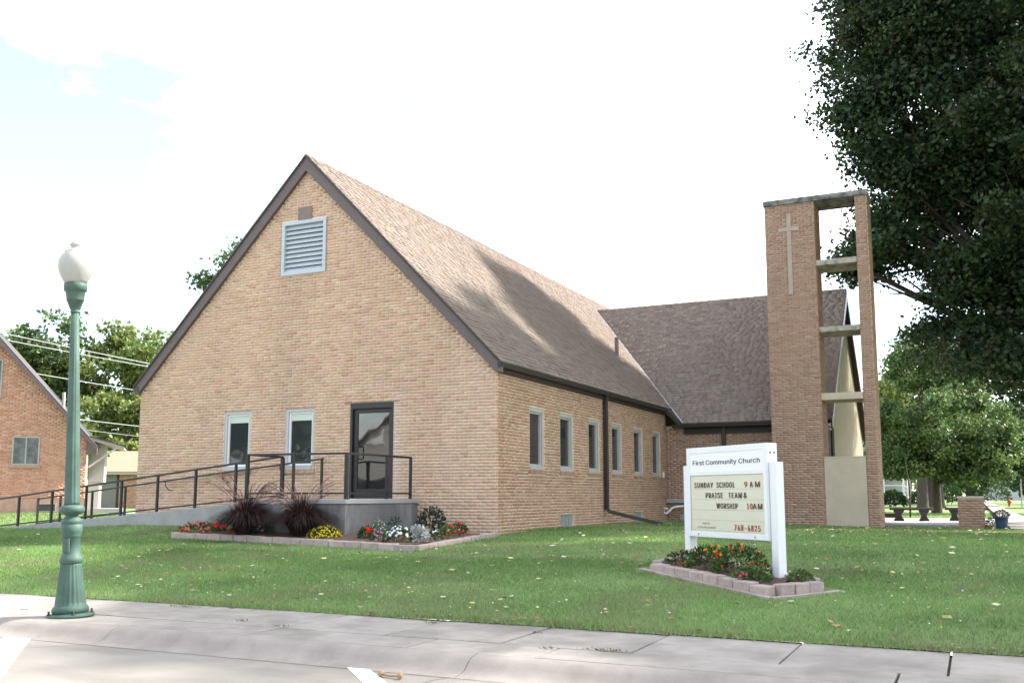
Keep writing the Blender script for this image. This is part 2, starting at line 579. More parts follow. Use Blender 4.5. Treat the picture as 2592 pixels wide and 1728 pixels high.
# ------------------------------------------------------------------ terrain
def smooth(a, b, x):
    t = np.clip((x - a) / (b - a), 0, 1)
    return t * t * (3 - 2 * t)

def ground_z(x, y):
    x = np.asarray(x, float); y = np.asarray(y, float)
    z = np.interp(y, [-8.95, -3.7, 0, 2, 9, 14, 30], [-.486, -.08, 0.0, .06, .05, .0, -.08])
    z = z + smooth(-6, -20, x) * smooth(-6, 2, y) * .14
    z = z - smooth(2, 6, x) * smooth(2, 8, y) * .09
    z = z + .20 * smooth(-11.8, -8.2, x) * smooth(-3.0, -4.2, x) * smooth(-3.3, -1.75, y) * smooth(.5, -.4, y)
    z = z + .025 * np.sin(x * .9 + y * .35) * smooth(-8.9, -7, y) * .6
    return z

def make_ground():
    xs = np.concatenate([np.linspace(-130, -16, 30)[:-1], np.arange(-16, 12, .35), np.linspace(12, 130, 30)])
    ys = np.concatenate([np.arange(-8.98, 14, .35), np.linspace(14, 420, 45)])
    X, Y = np.meshgrid(xs, ys)
    Z = ground_z(X, Y)
    v = np.stack([X, Y, Z], -1).reshape(-1, 3)
    nx = len(xs); i = np.arange(len(ys) - 1)[:, None] * nx + np.arange(nx - 1)[None]
    q = np.stack([i, i + 1, i + 1 + nx, i + nx], -1).reshape(-1, 4)
    structure(put('lawn', np_mesh('lawn', v, q, smooth=True), M['lawn']))

make_ground()
# street
mb = MB(); mb.box(-140, 140, -60, -11.02, -.9, -.63)
road = structure(mb.build('road', M['road']))
def stripe(name, pts, label=None):
    b = MB(); b.prism([(x, y, -.6295) for x, y in pts], (0, 0, .0045))
    return b.build(name, M['road_paint'], road)
stripe('painted_line', [(-.02, -10.98 - .12), (.14, -11.08), (2.9, -13.72), (2.7, -13.88), (-.16, -11.16)])
stripe('painted_line', [(4.05, -11.10), (4.23, -11.06), (6.3, -13.05), (6.12, -13.2)])
# joints and cracks of the road as thin sunken-looking strips
def strip(points, w, z, m, name, parent):
    b = MB()
    for (p, q) in zip(points[:-1], points[1:]):
        p, q = Vector((*p, z)), Vector((*q, z))
        d = (q - p).normalized(); s_ = Vector((-d.y, d.x, 0)) * w / 2
        b._add([p - s_, q - s_, q + s_, p + s_], [(0, 1, 2, 3)])
    return b.build(name, m, parent)
strip([(1.05, -11.02), (.95, -11.25), (.62, -11.6), (.2, -12.5), (-.4, -14), (-.9, -16)], .008, -.6262, M['crack'], 'crack', road)
strip([(5.12, -11.02), (5.02, -11.3), (4.95, -11.9), (4.9, -14)], .008, -.6262, M['crack'], 'crack', road)

# kerb with rolled profile, cast in lengths
kerb_root = MB(); kerb_root.box(-140, 140, -10.98, -10.75, -.85, -.66)
kerb = structure(kerb_root.build('kerb', M['kerb']))
prof = [(-10.735, -.70), (-10.735, -.497), (-10.79, -.499), (-10.84, -.507), (-10.885, -.526), (-10.925, -.556), (-10.97, -.590), (-11.03, -.612), (-11.11, -.6245), (-11.16, -.6268), (-11.16, -.70)]
x = -30.0
cuts = [-30, -27, -24, -21, -18, -15, -12, -9, -6, -2.4, 1.05, 5.12, 8.6, 11.6, 14.6, 17.6, 20.6]
for a, b_ in zip(cuts[:-1], cuts[1:]):
    b = MB(); n = len(prof)
    b._add([(a + .004, y, z) for y, z in prof], [tuple(range(n))]); b._add([(b_ - .004, y, z) for y, z in prof], [tuple(range(n - 1, -1, -1))])
    vs = [(a + .004, y, z) for y, z in prof[1:-1]] + [(b_ - .004, y, z) for y, z in prof[1:-1]]; m_ = n - 2
    b._add(vs, [(i, i + m_, i + 1 + m_, i + 1) for i in range(m_ - 1)], True)
    b.build('kerb_segment', M['kerb'], kerb)

# sidewalk
mb = MB(); mb.box(-140, 140, -10.73, -8.86, -.9, -.535)
walk = structure(mb.build('sidewalk', M['joint']))
def slab(x0, x1, y0, y1, z1, tilt=.006):
    b = MB(); e = .010
    zz = [z1 + random.uniform(-tilt, tilt) for _ in range(4)]
    b._add([(x0 + e, y0 + e, -.6), (x1 - e, y0 + e, -.6), (x1 - e, y1 - e, -.6), (x0 + e, y1 - e, -.6),
            (x0 + e, y0 + e, zz[0]), (x1 - e, y0 + e, zz[1]), (x1 - e, y1 - e, zz[2]), (x0 + e, y1 - e, zz[3])],
           [(0, 3, 2, 1), (4, 5, 6, 7), (0, 1, 5, 4), (1, 2, 6, 5), (2, 3, 7, 6), (3, 0, 4, 7)])
    b.build('slab', M['sidewalk'], walk, bevel=.008)
xj = [1.36 + 1.225 * i for i in range(-16, 16)]
for a, b_ in zip(xj[:-1], xj[1:]):
    slab(a, b_, -10.155, -8.88, -.497)
xo = [-18.3, -14.6, -10.9, -7.3, -3.6, -1.2, 1.35, 2.6, 4.4, 5.62, 8.38, 9.6, 11.0, 14, 17.5]
for a, b_ in zip(xo[:-1], xo[1:]):
    slab(a, b_, -10.73, -10.155, -.497, .003)

# right-hand sidewalk of the cross street and the paved corner
mb = MB(); mb.box(9.72, 10.72, 10.2, 330, -.3, -.035)
side_walk = structure(mb.build('cross_sidewalk', M['joint']))
for i in range(46):
    b = MB(); y0 = 10.2 + i * 1.25; b.box(9.74, 10.70, y0 + .008, y0 + 1.242, -.2, -.012)
    b.build('slab', M['sidewalk'], side_walk)
mb = MB(); mb.box(9.74, 10.70, 67.8, 330, -.2, -.012)
mb.build('far_paving', M['sidewalk'], side_walk)
mb = MB(); mb.box(5.6, 9.70, 13.2, 22.4, -.3, -.012)
structure(mb.build('plaza', M['concrete_top']))

# ------------------------------------------------------------------ church
W = 10.168; MID = -W / 2; ZR = 8.909; SL = 1.0175; EX = .12; YF = -.11; YB = 24.0
ZE = ZR - SL * (EX - MID)                      # eave height of the main roof
WALL_TOP = 3.44
WY = 12.3                                      # front wall of the wing
GY, GZ = 12.05, 3.11; WRY, WRZ, WRX = 17.48, 8.12, 5.19; WSL = (WRZ - GZ) / (WRY - GY)
church = thing('church', 'tan brick church with steep brown shingled gable roof and side wing', 'church', (MID, 6, 0))
bs = BrickSet(); ss = ShingleSet()

DOOR = (-3.715, -2.570, .763, 2.893)
WIN2 = (-5.547, -4.707, 1.43, 2.843)
WIN1 = (-7.387, -6.567, 1.43, 2.843)
LOUV = (-5.79, -4.50, 6.03, 7.34)
def gable_range(z):
    if z <= WALL_TOP:
        return (-W, 0.0)
    half = (ZR - .20 - z) / SL
    return (max(-W, MID - half), min(0, MID + half))

# mortar cores (each wall one solid, bricks stand 8 mm proud of it)
def wall_with_holes(mb, O, U, N, u0, u1, z0, z1, holes, t=.25, rec=.0045):
    """rectangular wall split round the openings into butted boxes"""
    us = sorted(set([u0, u1] + [h for o in holes for h in o[:2]]))
    zs = sorted(set([z0, z1] + [h for o in holes for h in o[2:]]))
    us = [u for u in us if u0 <= u <= u1]; zs = [z for z in zs if z0 <= z <= z1]
    O, U, N = Vector(O), Vector(U), Vector(N)
    for a, b in zip(us[:-1], us[1:]):
        run = None
        for c, d in zip(zs[:-1], zs[1:]):
            hole = any(o[0] <= (a + b) / 2 <= o[1] and o[2] <= (c + d) / 2 <= o[3] for o in holes)
            if not hole:
                mb.obox(O + U * (a + b) / 2 - N * (t / 2 + rec) + Vector((0, 0, (c + d) / 2)), U, N, (0, 0, 1), (b - a) / 2, t / 2, (d - c) / 2)

mb = MB()
wall_with_holes(mb, (0, 0, 0), (1, 0, 0), (0, -1, 0), -W + .008, -.008, -.6, WALL_TOP, [DOOR, WIN1, WIN2])
# gable triangle as butted strips with the louvre hole
half_top = (ZR - .18 - WALL_TOP) / SL
gz = ZR - .18
def gx(z):
    return min((gz - z) / SL, W / 2 - .008)
for (z0, z1, hole) in ((WALL_TOP, LOUV[2], False), (LOUV[2], LOUV[3], True), (LOUV[3], gz - .01, False)):
    segs = [(-1, 1)]
    y0, y1 = .0045, .258
    if not hole:
        mb.prism([(MID - gx(z0), y0, z0), (MID + gx(z0), y0, z0), (MID + gx(z1), y0, z1), (MID - gx(z1), y0, z1)], (0, .25, 0))
    else:
        mb.prism([(MID - gx(z0), y0, z0), (LOUV[0], y0, z0), (LOUV[0], y0, z1), (MID - gx(z1), y0, z1)], (0, .25, 0))
        mb.prism([(LOUV[1], y0, z0), (MID + gx(z0), y0, z0), (MID + gx(z1), y0, z1), (LOUV[1], y0, z1)], (0, .25, 0))
front_wall = mb.build('front_wall', M['mortar'], church)

def church_tint(items, c):
    c = c.copy()
    for i, it in enumerate(items):
        u, z = (it[0] + it[1]) / 2, (it[2] + it[3]) / 2
        # lime bloom running down beside the door
        if -2.57 < u < -2.18 and .76 < z < 3.15:
            k = .62 * max(0, 1 - (u + 2.57) / .40) * random.uniform(.6, 1)
            c[i] = c[i] * (1 - k) + np.array((.66, .56, .50)) * k
        c[i] *= .90 + .20 * float(value_noise(np.array([u * 1.0 + 30]), np.array([z * .35 + 20]), .9, 31)[0]) 
        if -5.9 < u < -4.4 and 4.6 < z < 6.0:
            c[i] *= 1 - .10 * (z - 4.6) / 1.4 * random.random()
        if z < 1.1:
            k = .25 * (1.1 - z) * random.random()
            c[i] = c[i] * (1 - k) + np.array((.52, .40, .34)) * k
    return c
bs.wall((0, 0, 0), (1, 0, 0), (0, -1, 0),
        layout(-W, 0, -.14, 8.70, [DOOR, WIN1, WIN2, LOUV, (WIN1[0] - .06, WIN1[1] + .06, 1.33, 1.43), (WIN2[0] - .06, WIN2[1] + .06, 1.33, 1.43)], gable_range), PAL_CHURCH, front_wall, church_tint)

# side wall
SW = [(1.60, 2.43), (3.385, 4.24), (5.30, 6.12), (7.10, 7.91), (9.02, 9.825), (10.85, 11.63)]
SWZ = (1.41, 2.815)
holes = [(a, b, *SWZ) for a, b in SW] + [(3.42, 4.26, -.05, .385), (9.02, 9.81, -.05, .375)]
mb = MB()
wall_with_holes(mb, (0, 0, 0), (0, 1, 0), (1, 0, 0), .27, WY - .01, -.6, 3.55, holes)
side_wall = mb.build('side_wall', M['mortar'], church)
sill_holes = [(a - .05, b + .06, 1.31, 1.41) for a, b in SW]
bs.wall((0, 0, 0), (0, 1, 0), (1, 0, 0), layout(0.012, WY, -.14, 3.5, holes + sill_holes), PAL_SIDE_SHADED, side_wall)
# wing front wall and the rest of the shell
mb = MB()
wall_with_holes(mb, (0, WY, 0), (1, 0, 0), (0, -1, 0), -.30, 5.0, -.6, 3.05, [])
wing_wall = mb.build('wing_wall', M['mortar_grey'], church)
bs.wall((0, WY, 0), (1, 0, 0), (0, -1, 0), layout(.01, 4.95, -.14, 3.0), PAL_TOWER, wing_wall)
mb = MB()
mb.box(-W - .0, -W + .25, .27, YB, -.6, 3.55)
mb.box(-W + .26, -.26, YB - .25, YB, -.6, 3.55)
mb.prism([(MID - 5.0, YB - .25, 3.56), (MID + 5.0, YB - .25, 3.56), (MID, YB - .25, 8.5)], (0, .25, 0))
mb.box(-.25, -.008, 22.9, YB - .26, -.6, 3.55)
mb.build('rear_wall', M['foundation'], church)
bs.build(300, church)

# ---- main roof
roof = MB()
nrm = Vector((SL, 0, 1)).normalized()
t = .05
def slab_poly(b, pts, n, t):
    b.prism([Vector(p) - n * t for p in pts], n * t)
def vx(z):
    return MID + (ZR - z) / SL
slab_poly(roof, [(EX, YF, ZE), (EX, YB + .11, ZE), (MID, YB + .11, ZR), (MID, YF, ZR)], nrm, .04)
slab_poly(roof, [(MID, YF, ZR), (MID, YB + .11, ZR), (-W - EX, YB + .11, ZE), (-W - EX, YF, ZE)], Vector((-SL, 0, 1)).normalized(), .04)
roof_o = roof.build('roof', M['roof_under'], church)
U_ = Vector((-1, 0, SL)).normalized()
SMAX = math.hypot(EX - MID, ZR - ZE)
def main_range(s_):
    z = ZE + s_ * U_.z
    if z < WRZ - .05:
        return (YF - .02, GY + (z - GZ) / WSL + .04)
    return (YF - .02, YB + .1)
ss.slope(Vector((EX + .02, 0, ZE)) + nrm * .004, (0, 1, 0), U_, nrm, SMAX, main_range, roof_o)
# dark rake edge of the shingles and the boards below it
mb = MB()
hb = .30
for sgn in (1, -1):
    x0 = MID; x1 = MID + sgn * (W / 2 + EX + .01)
    z0 = ZR - .055; z1 = z0 - SL * (W / 2 + EX)
    pts = [(x0, YF + .015, z0), (x1, YF + .015, z1), (x1, YF + .015, z1 - .17 if sgn > 0 else z1 - .17), (MID + sgn * (W / 2 - .02), YF + .015, ZR - SL * (W / 2) - .31), (x0, YF + .015, z0 - hb - .02)]
    mb.prism(pts, (0, .085, 0))
mb.build('rake_board', M['fascia'], church)
mb = MB()
for sgn in (1, -1):
    x0 = MID; x1 = MID + sgn * (W / 2 + EX + .02)
    mb.prism([(x0, YF - .02, ZR + .012), (x1, YF - .02, ZE - .01), (x1, YF - .02, ZE - .06), (x0, YF - .02, ZR - .048)], (0, .034, 0))
mb.build('rake_trim', M['gutter'], church)
# left-hand shingle edge ridge cap
mb = MB()
for i in range(96):
    y0 = YF + i * .25
    for sgn in (1, -1):
        n_ = Vector((sgn * SL, 0, 1)).normalized(); d_ = Vector((sgn, 0, -SL)).normalized()
        p = Vector((MID, y0, ZR)) + n_ * .02
        q = p + d_ * .14
        mb._add([p + n_ * .012, q + n_ * .012, q + Vector((0, .26, 0)), p + Vector((0, .26, 0))], [(0, 1, 2, 3)])
mb.build('ridge_cap', M['roof_under'], church)
# eave: frieze, gutter
mb = MB(); mb.box(.004, .04, .01, WY - .3, 3.40, 3.53)
mb.build('frieze_board', M['dark_trim'], church)
mb = MB(); mb.prism([(.045, YF, 3.50), (.13, YF, 3.50), (.155, YF, 3.615), (.045, YF, 3.615)], (0, 12.1 - YF, 0))
mb.build('gutter', M['gutter'], church, bevel=.008)
mb = MB(); mb.box(-W - .16, -W - .004, YF, YB, 3.46, 3.6)
mb.build('gutter', M['gutter'], church)
# small return of the main roof down to the valley
mb = MB()
slab_poly(mb, [(EX, 11.95, ZE - .004), (vx(GZ), GY - .02, GZ - .004), (EX, GY + (ZE - GZ) / WSL, ZE - .004)], nrm, .12)
mb.build('valley_return', M['gutter'], church)

# ---- wing roof
wn = Vector((0, -WSL, 1)).normalized(); wu = Vector((0, 1, WSL)).normalized()
mb = MB()
slab_poly(mb, [(vx(GZ), GY, GZ), (WRX, GY, GZ), (WRX, WRY, WRZ), (vx(WRZ), WRY, WRZ)], wn, .04)
wn2 = Vector((0, WSL, 1)).normalized()
slab_poly(mb, [(vx(WRZ), WRY, WRZ), (WRX, WRY, WRZ), (WRX, 2 * WRY - GY, GZ), (vx(GZ), 2 * WRY - GY, GZ)], wn2, .04)
wing_roof = mb.build('wing_roof', M['roof_under'], church)
ss.slope(Vector((0, GY - .02, GZ)) + wn * .004, (1, 0, 0), wu, wn, math.hypot(WRY - GY, WRZ - GZ),
         lambda s_: (vx(GZ + s_ * wu.z) + .03, WRX + .02), wing_roof)
ss.build(300, church)
mb = MB()
for i in range(38):
    x0 = vx(WRZ) + i * .25
    p = Vector((x0, WRY, WRZ)) + wn * .02; d_ = -wu
    q = p + d_ * .13
    mb._add([p + wn * .012, q + wn * .012, q + Vector((.26, 0, 0)), p + Vector((.26, 0, 0))], [(0, 3, 2, 1)])
mb.build('wing_ridge_cap', M['roof_under'], church)
mb = MB(); mb.bar(Vector((vx(WRZ), WRY, WRZ)) + Vector((.02, -.02, .03)), Vector((vx(GZ) + .0, GY, GZ)) + Vector((.02, -.02, .03)), .085, .015, up=(SL, -WSL, 2))
mb.build('valley_flashing', M['flashing'], church)
mb = MB(); mb.prism([(.30, GY - .12, GZ - .03), (.30, GY - .10, GZ - .135), (.30, GY, GZ - .135), (.30, GY, GZ - .03)], (3.62 - .30, 0, 0))
mb.build('wing_gutter', M['gutter'], church, bevel=.006)
mb = MB(); mb.box(.62, 3.62, WY - .07, WY - .004, 2.78, 2.97)
mb.build('wing_frieze', M['dark_trim'], church)
mb = MB(); mb.box(.55, 3.62, GY + .02, WY - .01, 2.975, 3.0)
mb.build('wing_soffit', M['dark_trim'], church)
# wing gable end (faces the cross street)
GX = 5.0
mb = MB()
yr = 2 * WRY - WY
gap = (WY + .15, 13.98, .55, 2.95)
mb.prism([(GX - .25, 14.0, -.6), (GX - .25, yr, -.6), (GX - .25, yr, 3.02), (GX - .25, WRY, WRZ - .12), (GX - .25, 14.0, 3.02 + (14.0 - WY) * WSL - .09)], (.25, 0, 0))
mb.prism([(GX - .25, WY + .26, 2.96), (GX - .25, 13.99, 2.96), (GX - .25, 13.99, 3.02 + (14.0 - WY) * WSL - .1), (GX - .25, WY + .26, 3.2)], (.25, 0, 0))
mb.box(GX - .25, GX, WY + .26, 13.99, -.6, .55)
mb.build('gable_wall', M['stucco_shaded'], church)
wg = MB(); wg.box(GX - .16, GX - .13, WY + .27, 13.98, .56, 2.95)
gw = wg.build('gable_window', M['pane'], church)
b = MB()
for y in (WY + .30, WY + .85, 13.40, 13.95):
    b.box(GX - .12, GX - .05, y - .03, y + .03, .56, 2.95)
for z in (.60, 1.9, 2.91):
    b.box(GX - .119, GX - .06, WY + .34, 13.91, z - .025, z + .025)
b.build('window_frame', M['bronze'], gw)
mb = MB()
for sgn in (1, -1):
    y1 = WRY - sgn * (WRY - GY)
    mb.prism([(WRX - .03, WRY, WRZ - .05), (WRX - .03, y1, GZ - .05), (WRX - .03, y1, GZ - .28), (WRX - .03, WRY, WRZ - .42)], (.045, 0, 0))
mb.build('barge_board', M['gutter'], church)
mb = MB()
for sgn in (1, -1):
    y1 = WRY - sgn * (WRY - GY)
    mb.prism([(GX + .005, WRY, WRZ - .10), (GX + .005, y1, GZ - .10), (GX + .005, y1, GZ - .13), (GX + .005, WRY, WRZ - .13)], (.15, 0, 0))
mb.build('rake_soffit', M['dark_trim'], church)

# ---- front windows
def front_window(r):
    x0, x1, z0, z1 = r
    f = MB(); w = .075
    f.box(x0, x0 + w, .02, .12, z0, z1); f.box(x1 - w, x1, .02, .12, z0, z1)
    f.box(x0 + w, x1 - w, .02, .12, z1 - w, z1); f.box(x0 + w, x1 - w, .0, .12, z0, z0 + .09)
    win = f.build('window', M['frame_grey'], church, bevel=.004)
    s_ = MB(); a0, a1, c0, c1 = x0 + w, x1 - w, z0 + .09, z1 - w
    v = .045
    s_.box(a0, a0 + v, .06, .11, c0, c1); s_.box(a1 - v, a1, .06, .11, c0, c1)
    s_.box(a0 + v, a1 - v, .06, .11, c1 - v, c1); s_.box(a0 + v, a1 - v, .06, .11, c0, c0 + v)
    s_.build('sash', M['sign_white'], win, bevel=.003)
    g = MB(); g.box(a0 + v, a1 - v, .095, .105, c0 + v, c1 - v); g.build('pane', M['pane'], win)
    bl = MB(); bl.box(a0 + v + .002, a1 - v - .002, .084, .092, c1 - v - .16, c1 - v - .002); bl.build('blind', M['blind'], win)
    return win
def sill_bricks(parent, O, U, N, u0, u1, z0, z1, pal):
    n = int((u1 - u0) / .068)
    st = (u1 - u0) / n
    items = [(u0 + i * st, u0 + (i + 1) * st - .008, z0, z1, False) for i in range(n)]
    c = pal_pick(pal, n) * .85
    O2 = Vector(O) + Vector(N) * .045
    b = MB()
    for it, cc in zip(items, c):
        b.cur = tuple(cc)
        b.obox(O2 + Vector(U) * (it[0] + it[1]) / 2 - Vector(N) * .035 + Vector((0, 0, (z0 + z1) / 2)), U, N, (0, 0, 1), (it[1] - it[0]) / 2, .035, (z1 - z0) / 2)
    b.build('sill', M['brick'], parent)
for r in (WIN1, WIN2):
    w_ = front_window(r)
    sill_bricks(w_, (0, 0, 0), (1, 0, 0), (0, -1, 0), r[0] - .05, r[1] + .05, r[2] - .095, r[2] - .004, PAL_CHURCH)

# ---- door
x0, x1, z0, z1 = DOOR
f = MB()
f.box(x0, x0 + .06, -.004, .13, z0, z1); f.box(x1 - .05, x1, -.004, .13, z0, z1); f.box(x0 + .06, x1 - .05, -.004, .13, z1 - .13, z1)
door = f.build('door', M['bronze'], church, bevel=.004)
d_ = MB(); a0, a1, c0, c1 = x0 + .066, x1 - .056, z0 + .012, z1 - .136
d_.box(a0, a0 + .11, .05, .1, c0, c1); d_.box(a1 - .085, a1, .05, .1, c0, c1)
d_.box(a0 + .11, a1 - .085, .05, .1, c1 - .09, c1); d_.box(a0 + .11, a1 - .085, .05, .1, c0, c0 + .20)
d_.build('door_leaf', M['bronze'], door, bevel=.004)
g = MB(); g.box(a0 + .11, a1 - .085, .07, .08, c0 + .20, c1 - .09); g.build('glass', M['door_glass'], door)
h = MB(); hx = a0 + .13
h.tube([(hx - .05, .05, 1.92), (hx - .05, -.02, 1.92), (hx + .05, -.03, 1.92), (hx + .06, -.03, 1.88), (hx + .06, -.03, 1.68), (hx + .05, -.03, 1.64), (hx - .05, -.02, 1.64), (hx - .05, .05, 1.64)], .014, 8)
h.build('handle', M['bronze'], door)
mb = MB(); mb.box(x0 - .18, x1 + .16, -.008, .0, z1 + .002, z1 + .014); mb.build('lintel', M['panel_brown'], church)

# ---- louvre
x0, x1, z0, z1 = LOUV
f = MB(); w = .085
f.box(x0, x0 + w, -.03, .12, z0, z1); f.box(x1 - w, x1, -.03, .12, z0, z1)
f.box(x0 + w, x1 - w, -.03, .12, z1 - w, z1); f.box(x0 + w, x1 - w, -.03, .12, z0, z0 + w)
louv = f.build('louver', M['louver'], church, bevel=.004)
n = 10
for i in range(n):
    zc = z0 + w + (z1 - z0 - 2 * w) * (i + .5) / n
    b = MB(); b.obox(((x0 + x1) / 2, .045, zc), (1, 0, 0), (0, -.62, -1), (0, -1, .62), (x1 - x0) / 2 - w - .002, .068, .006)
    b.build('slat', M['louver'], louv)
b = MB(); b.box(x0 + w, x1 - w, .14, .15, z0 + w, z1 - w); b.build('backing', M['louver_dark'], louv)
b = MB(); b.box(-5.33, -4.93, -.018, -.003, 7.345, 7.66); b.build('vent_cover', M['panel_brown'], church)

# ---- side windows
for (a, b_) in SW:
    z0, z1 = SWZ
    f = MB(); w = .07
    f.box(-.12, -.02, a, a + w, z0, z1); f.box(-.12, -.02, b_ - w, b_, z0, z1)
    f.box(-.12, -.02, a + w, b_ - w, z1 - w - .02, z1); f.box(-.12, -.005, a + w, b_ - w, z0, z0 + .08)
    win = f.build('window', M['frame_side'], church, bevel=.004)
    s_ = MB(); v = .05; c0, c1 = z0 + .08, z1 - w - .02
    s_.box(-.13, -.05, a + w, a + w + v, c0, c1); s_.box(-.13, -.05, b_ - w - v, b_ - w, c0, c1)
    s_.box(-.13, -.05, a + w + v, b_ - w - v, c1 - v, c1); s_.box(-.13, -.05, a + w + v, b_ - w - v, c0, c0 + v)
    s_.build('sash', M['frame_side'], win, bevel=.003)
    g = MB(); g.box(-.112, -.10, a + w + v, b_ - w - v, c0 + v, c1 - v); g.build('pane', M['pane'], win)
    sill_bricks(win, (0, 0, 0), (0, 1, 0), (1, 0, 0), a - .04, b_ + .05, z0 - .095, z0 - .004, PAL_SIDE_SHADED)
# glass-block basement windows
for (a, b_, z0, z1) in ((3.42, 4.26, -.05, .385), (9.02, 9.81, -.05, .375)):
    f = MB(); f.box(-.15, -.09, a, b_, z0, z1)
    bw = f.build('basement_window', M['mortar_grey'], church)
    ny = 4; nz_ = 2
    for i in range(ny):
        for j in range(nz_):
            ya = a + (b_ - a) * i / ny + .008; yb = a + (b_ - a) * (i + 1) / ny - .008
            za = z0 + (z1 - z0) * j / nz_ + .008; zb = z0 + (z1 - z0) * (j + 1) / nz_ - .008
            g = MB(); g.box(-.089, -.062, ya, yb, za, zb); g.build('glass_block', M['window_block'], bw, bevel=.008)

# ---- downspouts, pipes, vent
b = MB(); b.bar((.105, 6.42, 3.50), (.085, 6.42, 3.36), .11, .09, up=(0, 1, 0)); b.box(.03, .125, 6.36, 6.48, .46, 3.37)
b.bar((.08, 6.42, .47), (.18, 6.46, .385), .12, .10)
ds = b.build('downspout', M['gutter'], church, bevel=.008)
b = MB(); b.bar((.16, 6.46, .40), (1.42, 7.02, .075), .125, .095); b.build('downspout_extension', M['gutter'], ds, bevel=.008)
b = MB(); b.box(1.83, 1.95, WY - .115, WY - .005, .1, 2.99); b.build('downspout', M['gutter'], church, bevel=.008)
b = MB(); pb = Vector((-1.70, 12.48, ZR - SL * (-1.70 - MID)))
b.box(pb.x - .055, pb.x + .055, pb.y - .055, pb.y + .055, pb.z - .1, pb.z + .66); vp = b.build('vent_pipe', M['panel_brown'], church, bevel=.01)
b = MB(); b.obox(pb + nrm * .03 + U_ * -.12, (0, 1, 0), U_, nrm, .15, .20, .006); b.build('flashing', M['flashing'], vp)
# areaway ledge, pvc outlet, vents at the foot of the wing
b = MB(); b.box(.02, 1.25, WY - .18, WY - .01, .60, .735); b.build('ledge', M['concrete'], church, bevel=.01)
b = MB(); b.tube([(.55, WY - .01, .50), (.55, WY - .20, .50), (.42, WY - .24, .49), (.24, WY - .27, .45), (.17, WY - .30, .36), (.06, WY - .32, .27), (-.02, WY - .34, .30), (-.03, WY - .35, .39), (.04, WY - .36, .44), (.12, WY - .37, .42)], .038, 10)
b.tube([(-.03, WY - .35, .32), (-.14, WY - .36, .25)], .045, 10)
b.build('pvc_pipe', M['pvc'], church)
g = MB(); g.box(.40, 1.05, WY - .03, WY - .004, .04, .25); vent = g.build('crawl_vent', M['grille'], church)
for i in range(4):
    s_ = MB(); s_.box(.43, 1.02, WY - .045, WY - .031, .065 + i * .045, .085 + i * .045); s_.build('vent_slat', M['frame_grey'], vent)
b = MB(); b.box(.004, .05, 11.84, 11.90, 1.40, 1.57); b.build('junction_box', M['white_paint'], church)

# ------------------------------------------------------------------ bell tower
tower = thing('bell_tower', 'tall open brick tower with stone cross and concrete crosspieces beside the church', 'tower', (5.1, 11.4, 0))
TX0, TX1, TX2, TX3, TY0, TY1, TZ = 3.634, 5.081, 6.22, 6.557, 10.85, 11.96, 9.49
mb = MB(); mb.box(TX0 + .0045, TX1 - .0045, TY0 + .0045, TY1, -.5, TZ); pier = mb.build('brick_panel', M['mortar_grey'], tower)
mb = MB(); mb.box(TX2 + .0045, TX3 - .0045, TY0 + .0045, TY1, -.5, TZ); pill = mb.build('brick_pillar', M['mortar_grey'], tower)
tb = BrickSet()
CR = [(4.27, 4.40, 6.745, 9.18), (4.03, 4.63, 8.665, 8.785)]
PAL_T2 = [(tuple(np.array(c) * 1.0), w) for c, w in PAL_TOWER]
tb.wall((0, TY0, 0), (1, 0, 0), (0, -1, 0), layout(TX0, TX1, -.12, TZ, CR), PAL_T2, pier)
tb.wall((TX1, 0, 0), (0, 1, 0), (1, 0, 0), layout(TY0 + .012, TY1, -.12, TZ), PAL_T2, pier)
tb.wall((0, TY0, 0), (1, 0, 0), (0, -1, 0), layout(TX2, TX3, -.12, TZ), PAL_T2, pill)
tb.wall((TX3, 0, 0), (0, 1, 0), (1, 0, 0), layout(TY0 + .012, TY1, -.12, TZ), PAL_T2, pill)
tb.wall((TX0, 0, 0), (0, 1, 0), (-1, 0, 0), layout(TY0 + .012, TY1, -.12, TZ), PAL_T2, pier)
tb.build(300, tower)
b = MB(); b.box(CR[0][0] + .005, CR[0][1] - .005, TY0 - .012, TY0 + .007, CR[0][2], CR[1][2] - .006); cross = b.build('cross', M['cross_stone'], tower)
b = MB(); b.box(CR[0][0] + .005, CR[0][1] - .005, TY0 - .012, TY0 + .007, CR[1][3] + .006, CR[0][3]); b.build('cross_head', M['cross_stone'], cross)
b = MB(); b.box(CR[1][0], CR[1][1], TY0 - .014, TY0 + .007, CR[1][2], CR[1][3]); b.build('cross_arm', M['cross_stone'], cross)
b = MB(); b.box(TX0 - .03, 4.96, TY0 - .045, TY1 + .03, TZ + .001, TZ + .165); b.box(4.964, TX3 + .03, TY0 - .045, TY1 + .03, TZ + .001, TZ + .165)
b.build('cap_slab', M['tower_cap'], tower, bevel=.01)
for z0, z1, m in ((7.53, 7.695, 'tower_concrete'), (5.55, 5.705, 'tower_concrete'), (3.565, 3.765, 'stucco')):
    b = MB(); b.box(TX1 + .003, TX2 - .003, TY0 - .02, TY1 - .02, z0, z1); b.build('crosspiece', M[m], tower, bevel=.01)
b = MB(); b.box(TX1 + .004, TX2 - .004, TY0 - .012, TY0 + .16, -.4, 1.90); st = b.build('stucco_panel', M['stucco'], tower)
b = MB(); b.box(TX1 + .004, TX2 - .004, TY0 - .016, TY0 + .17, 1.902, 1.94); b.build('panel_cap', M['stucco'], st, bevel=.008)

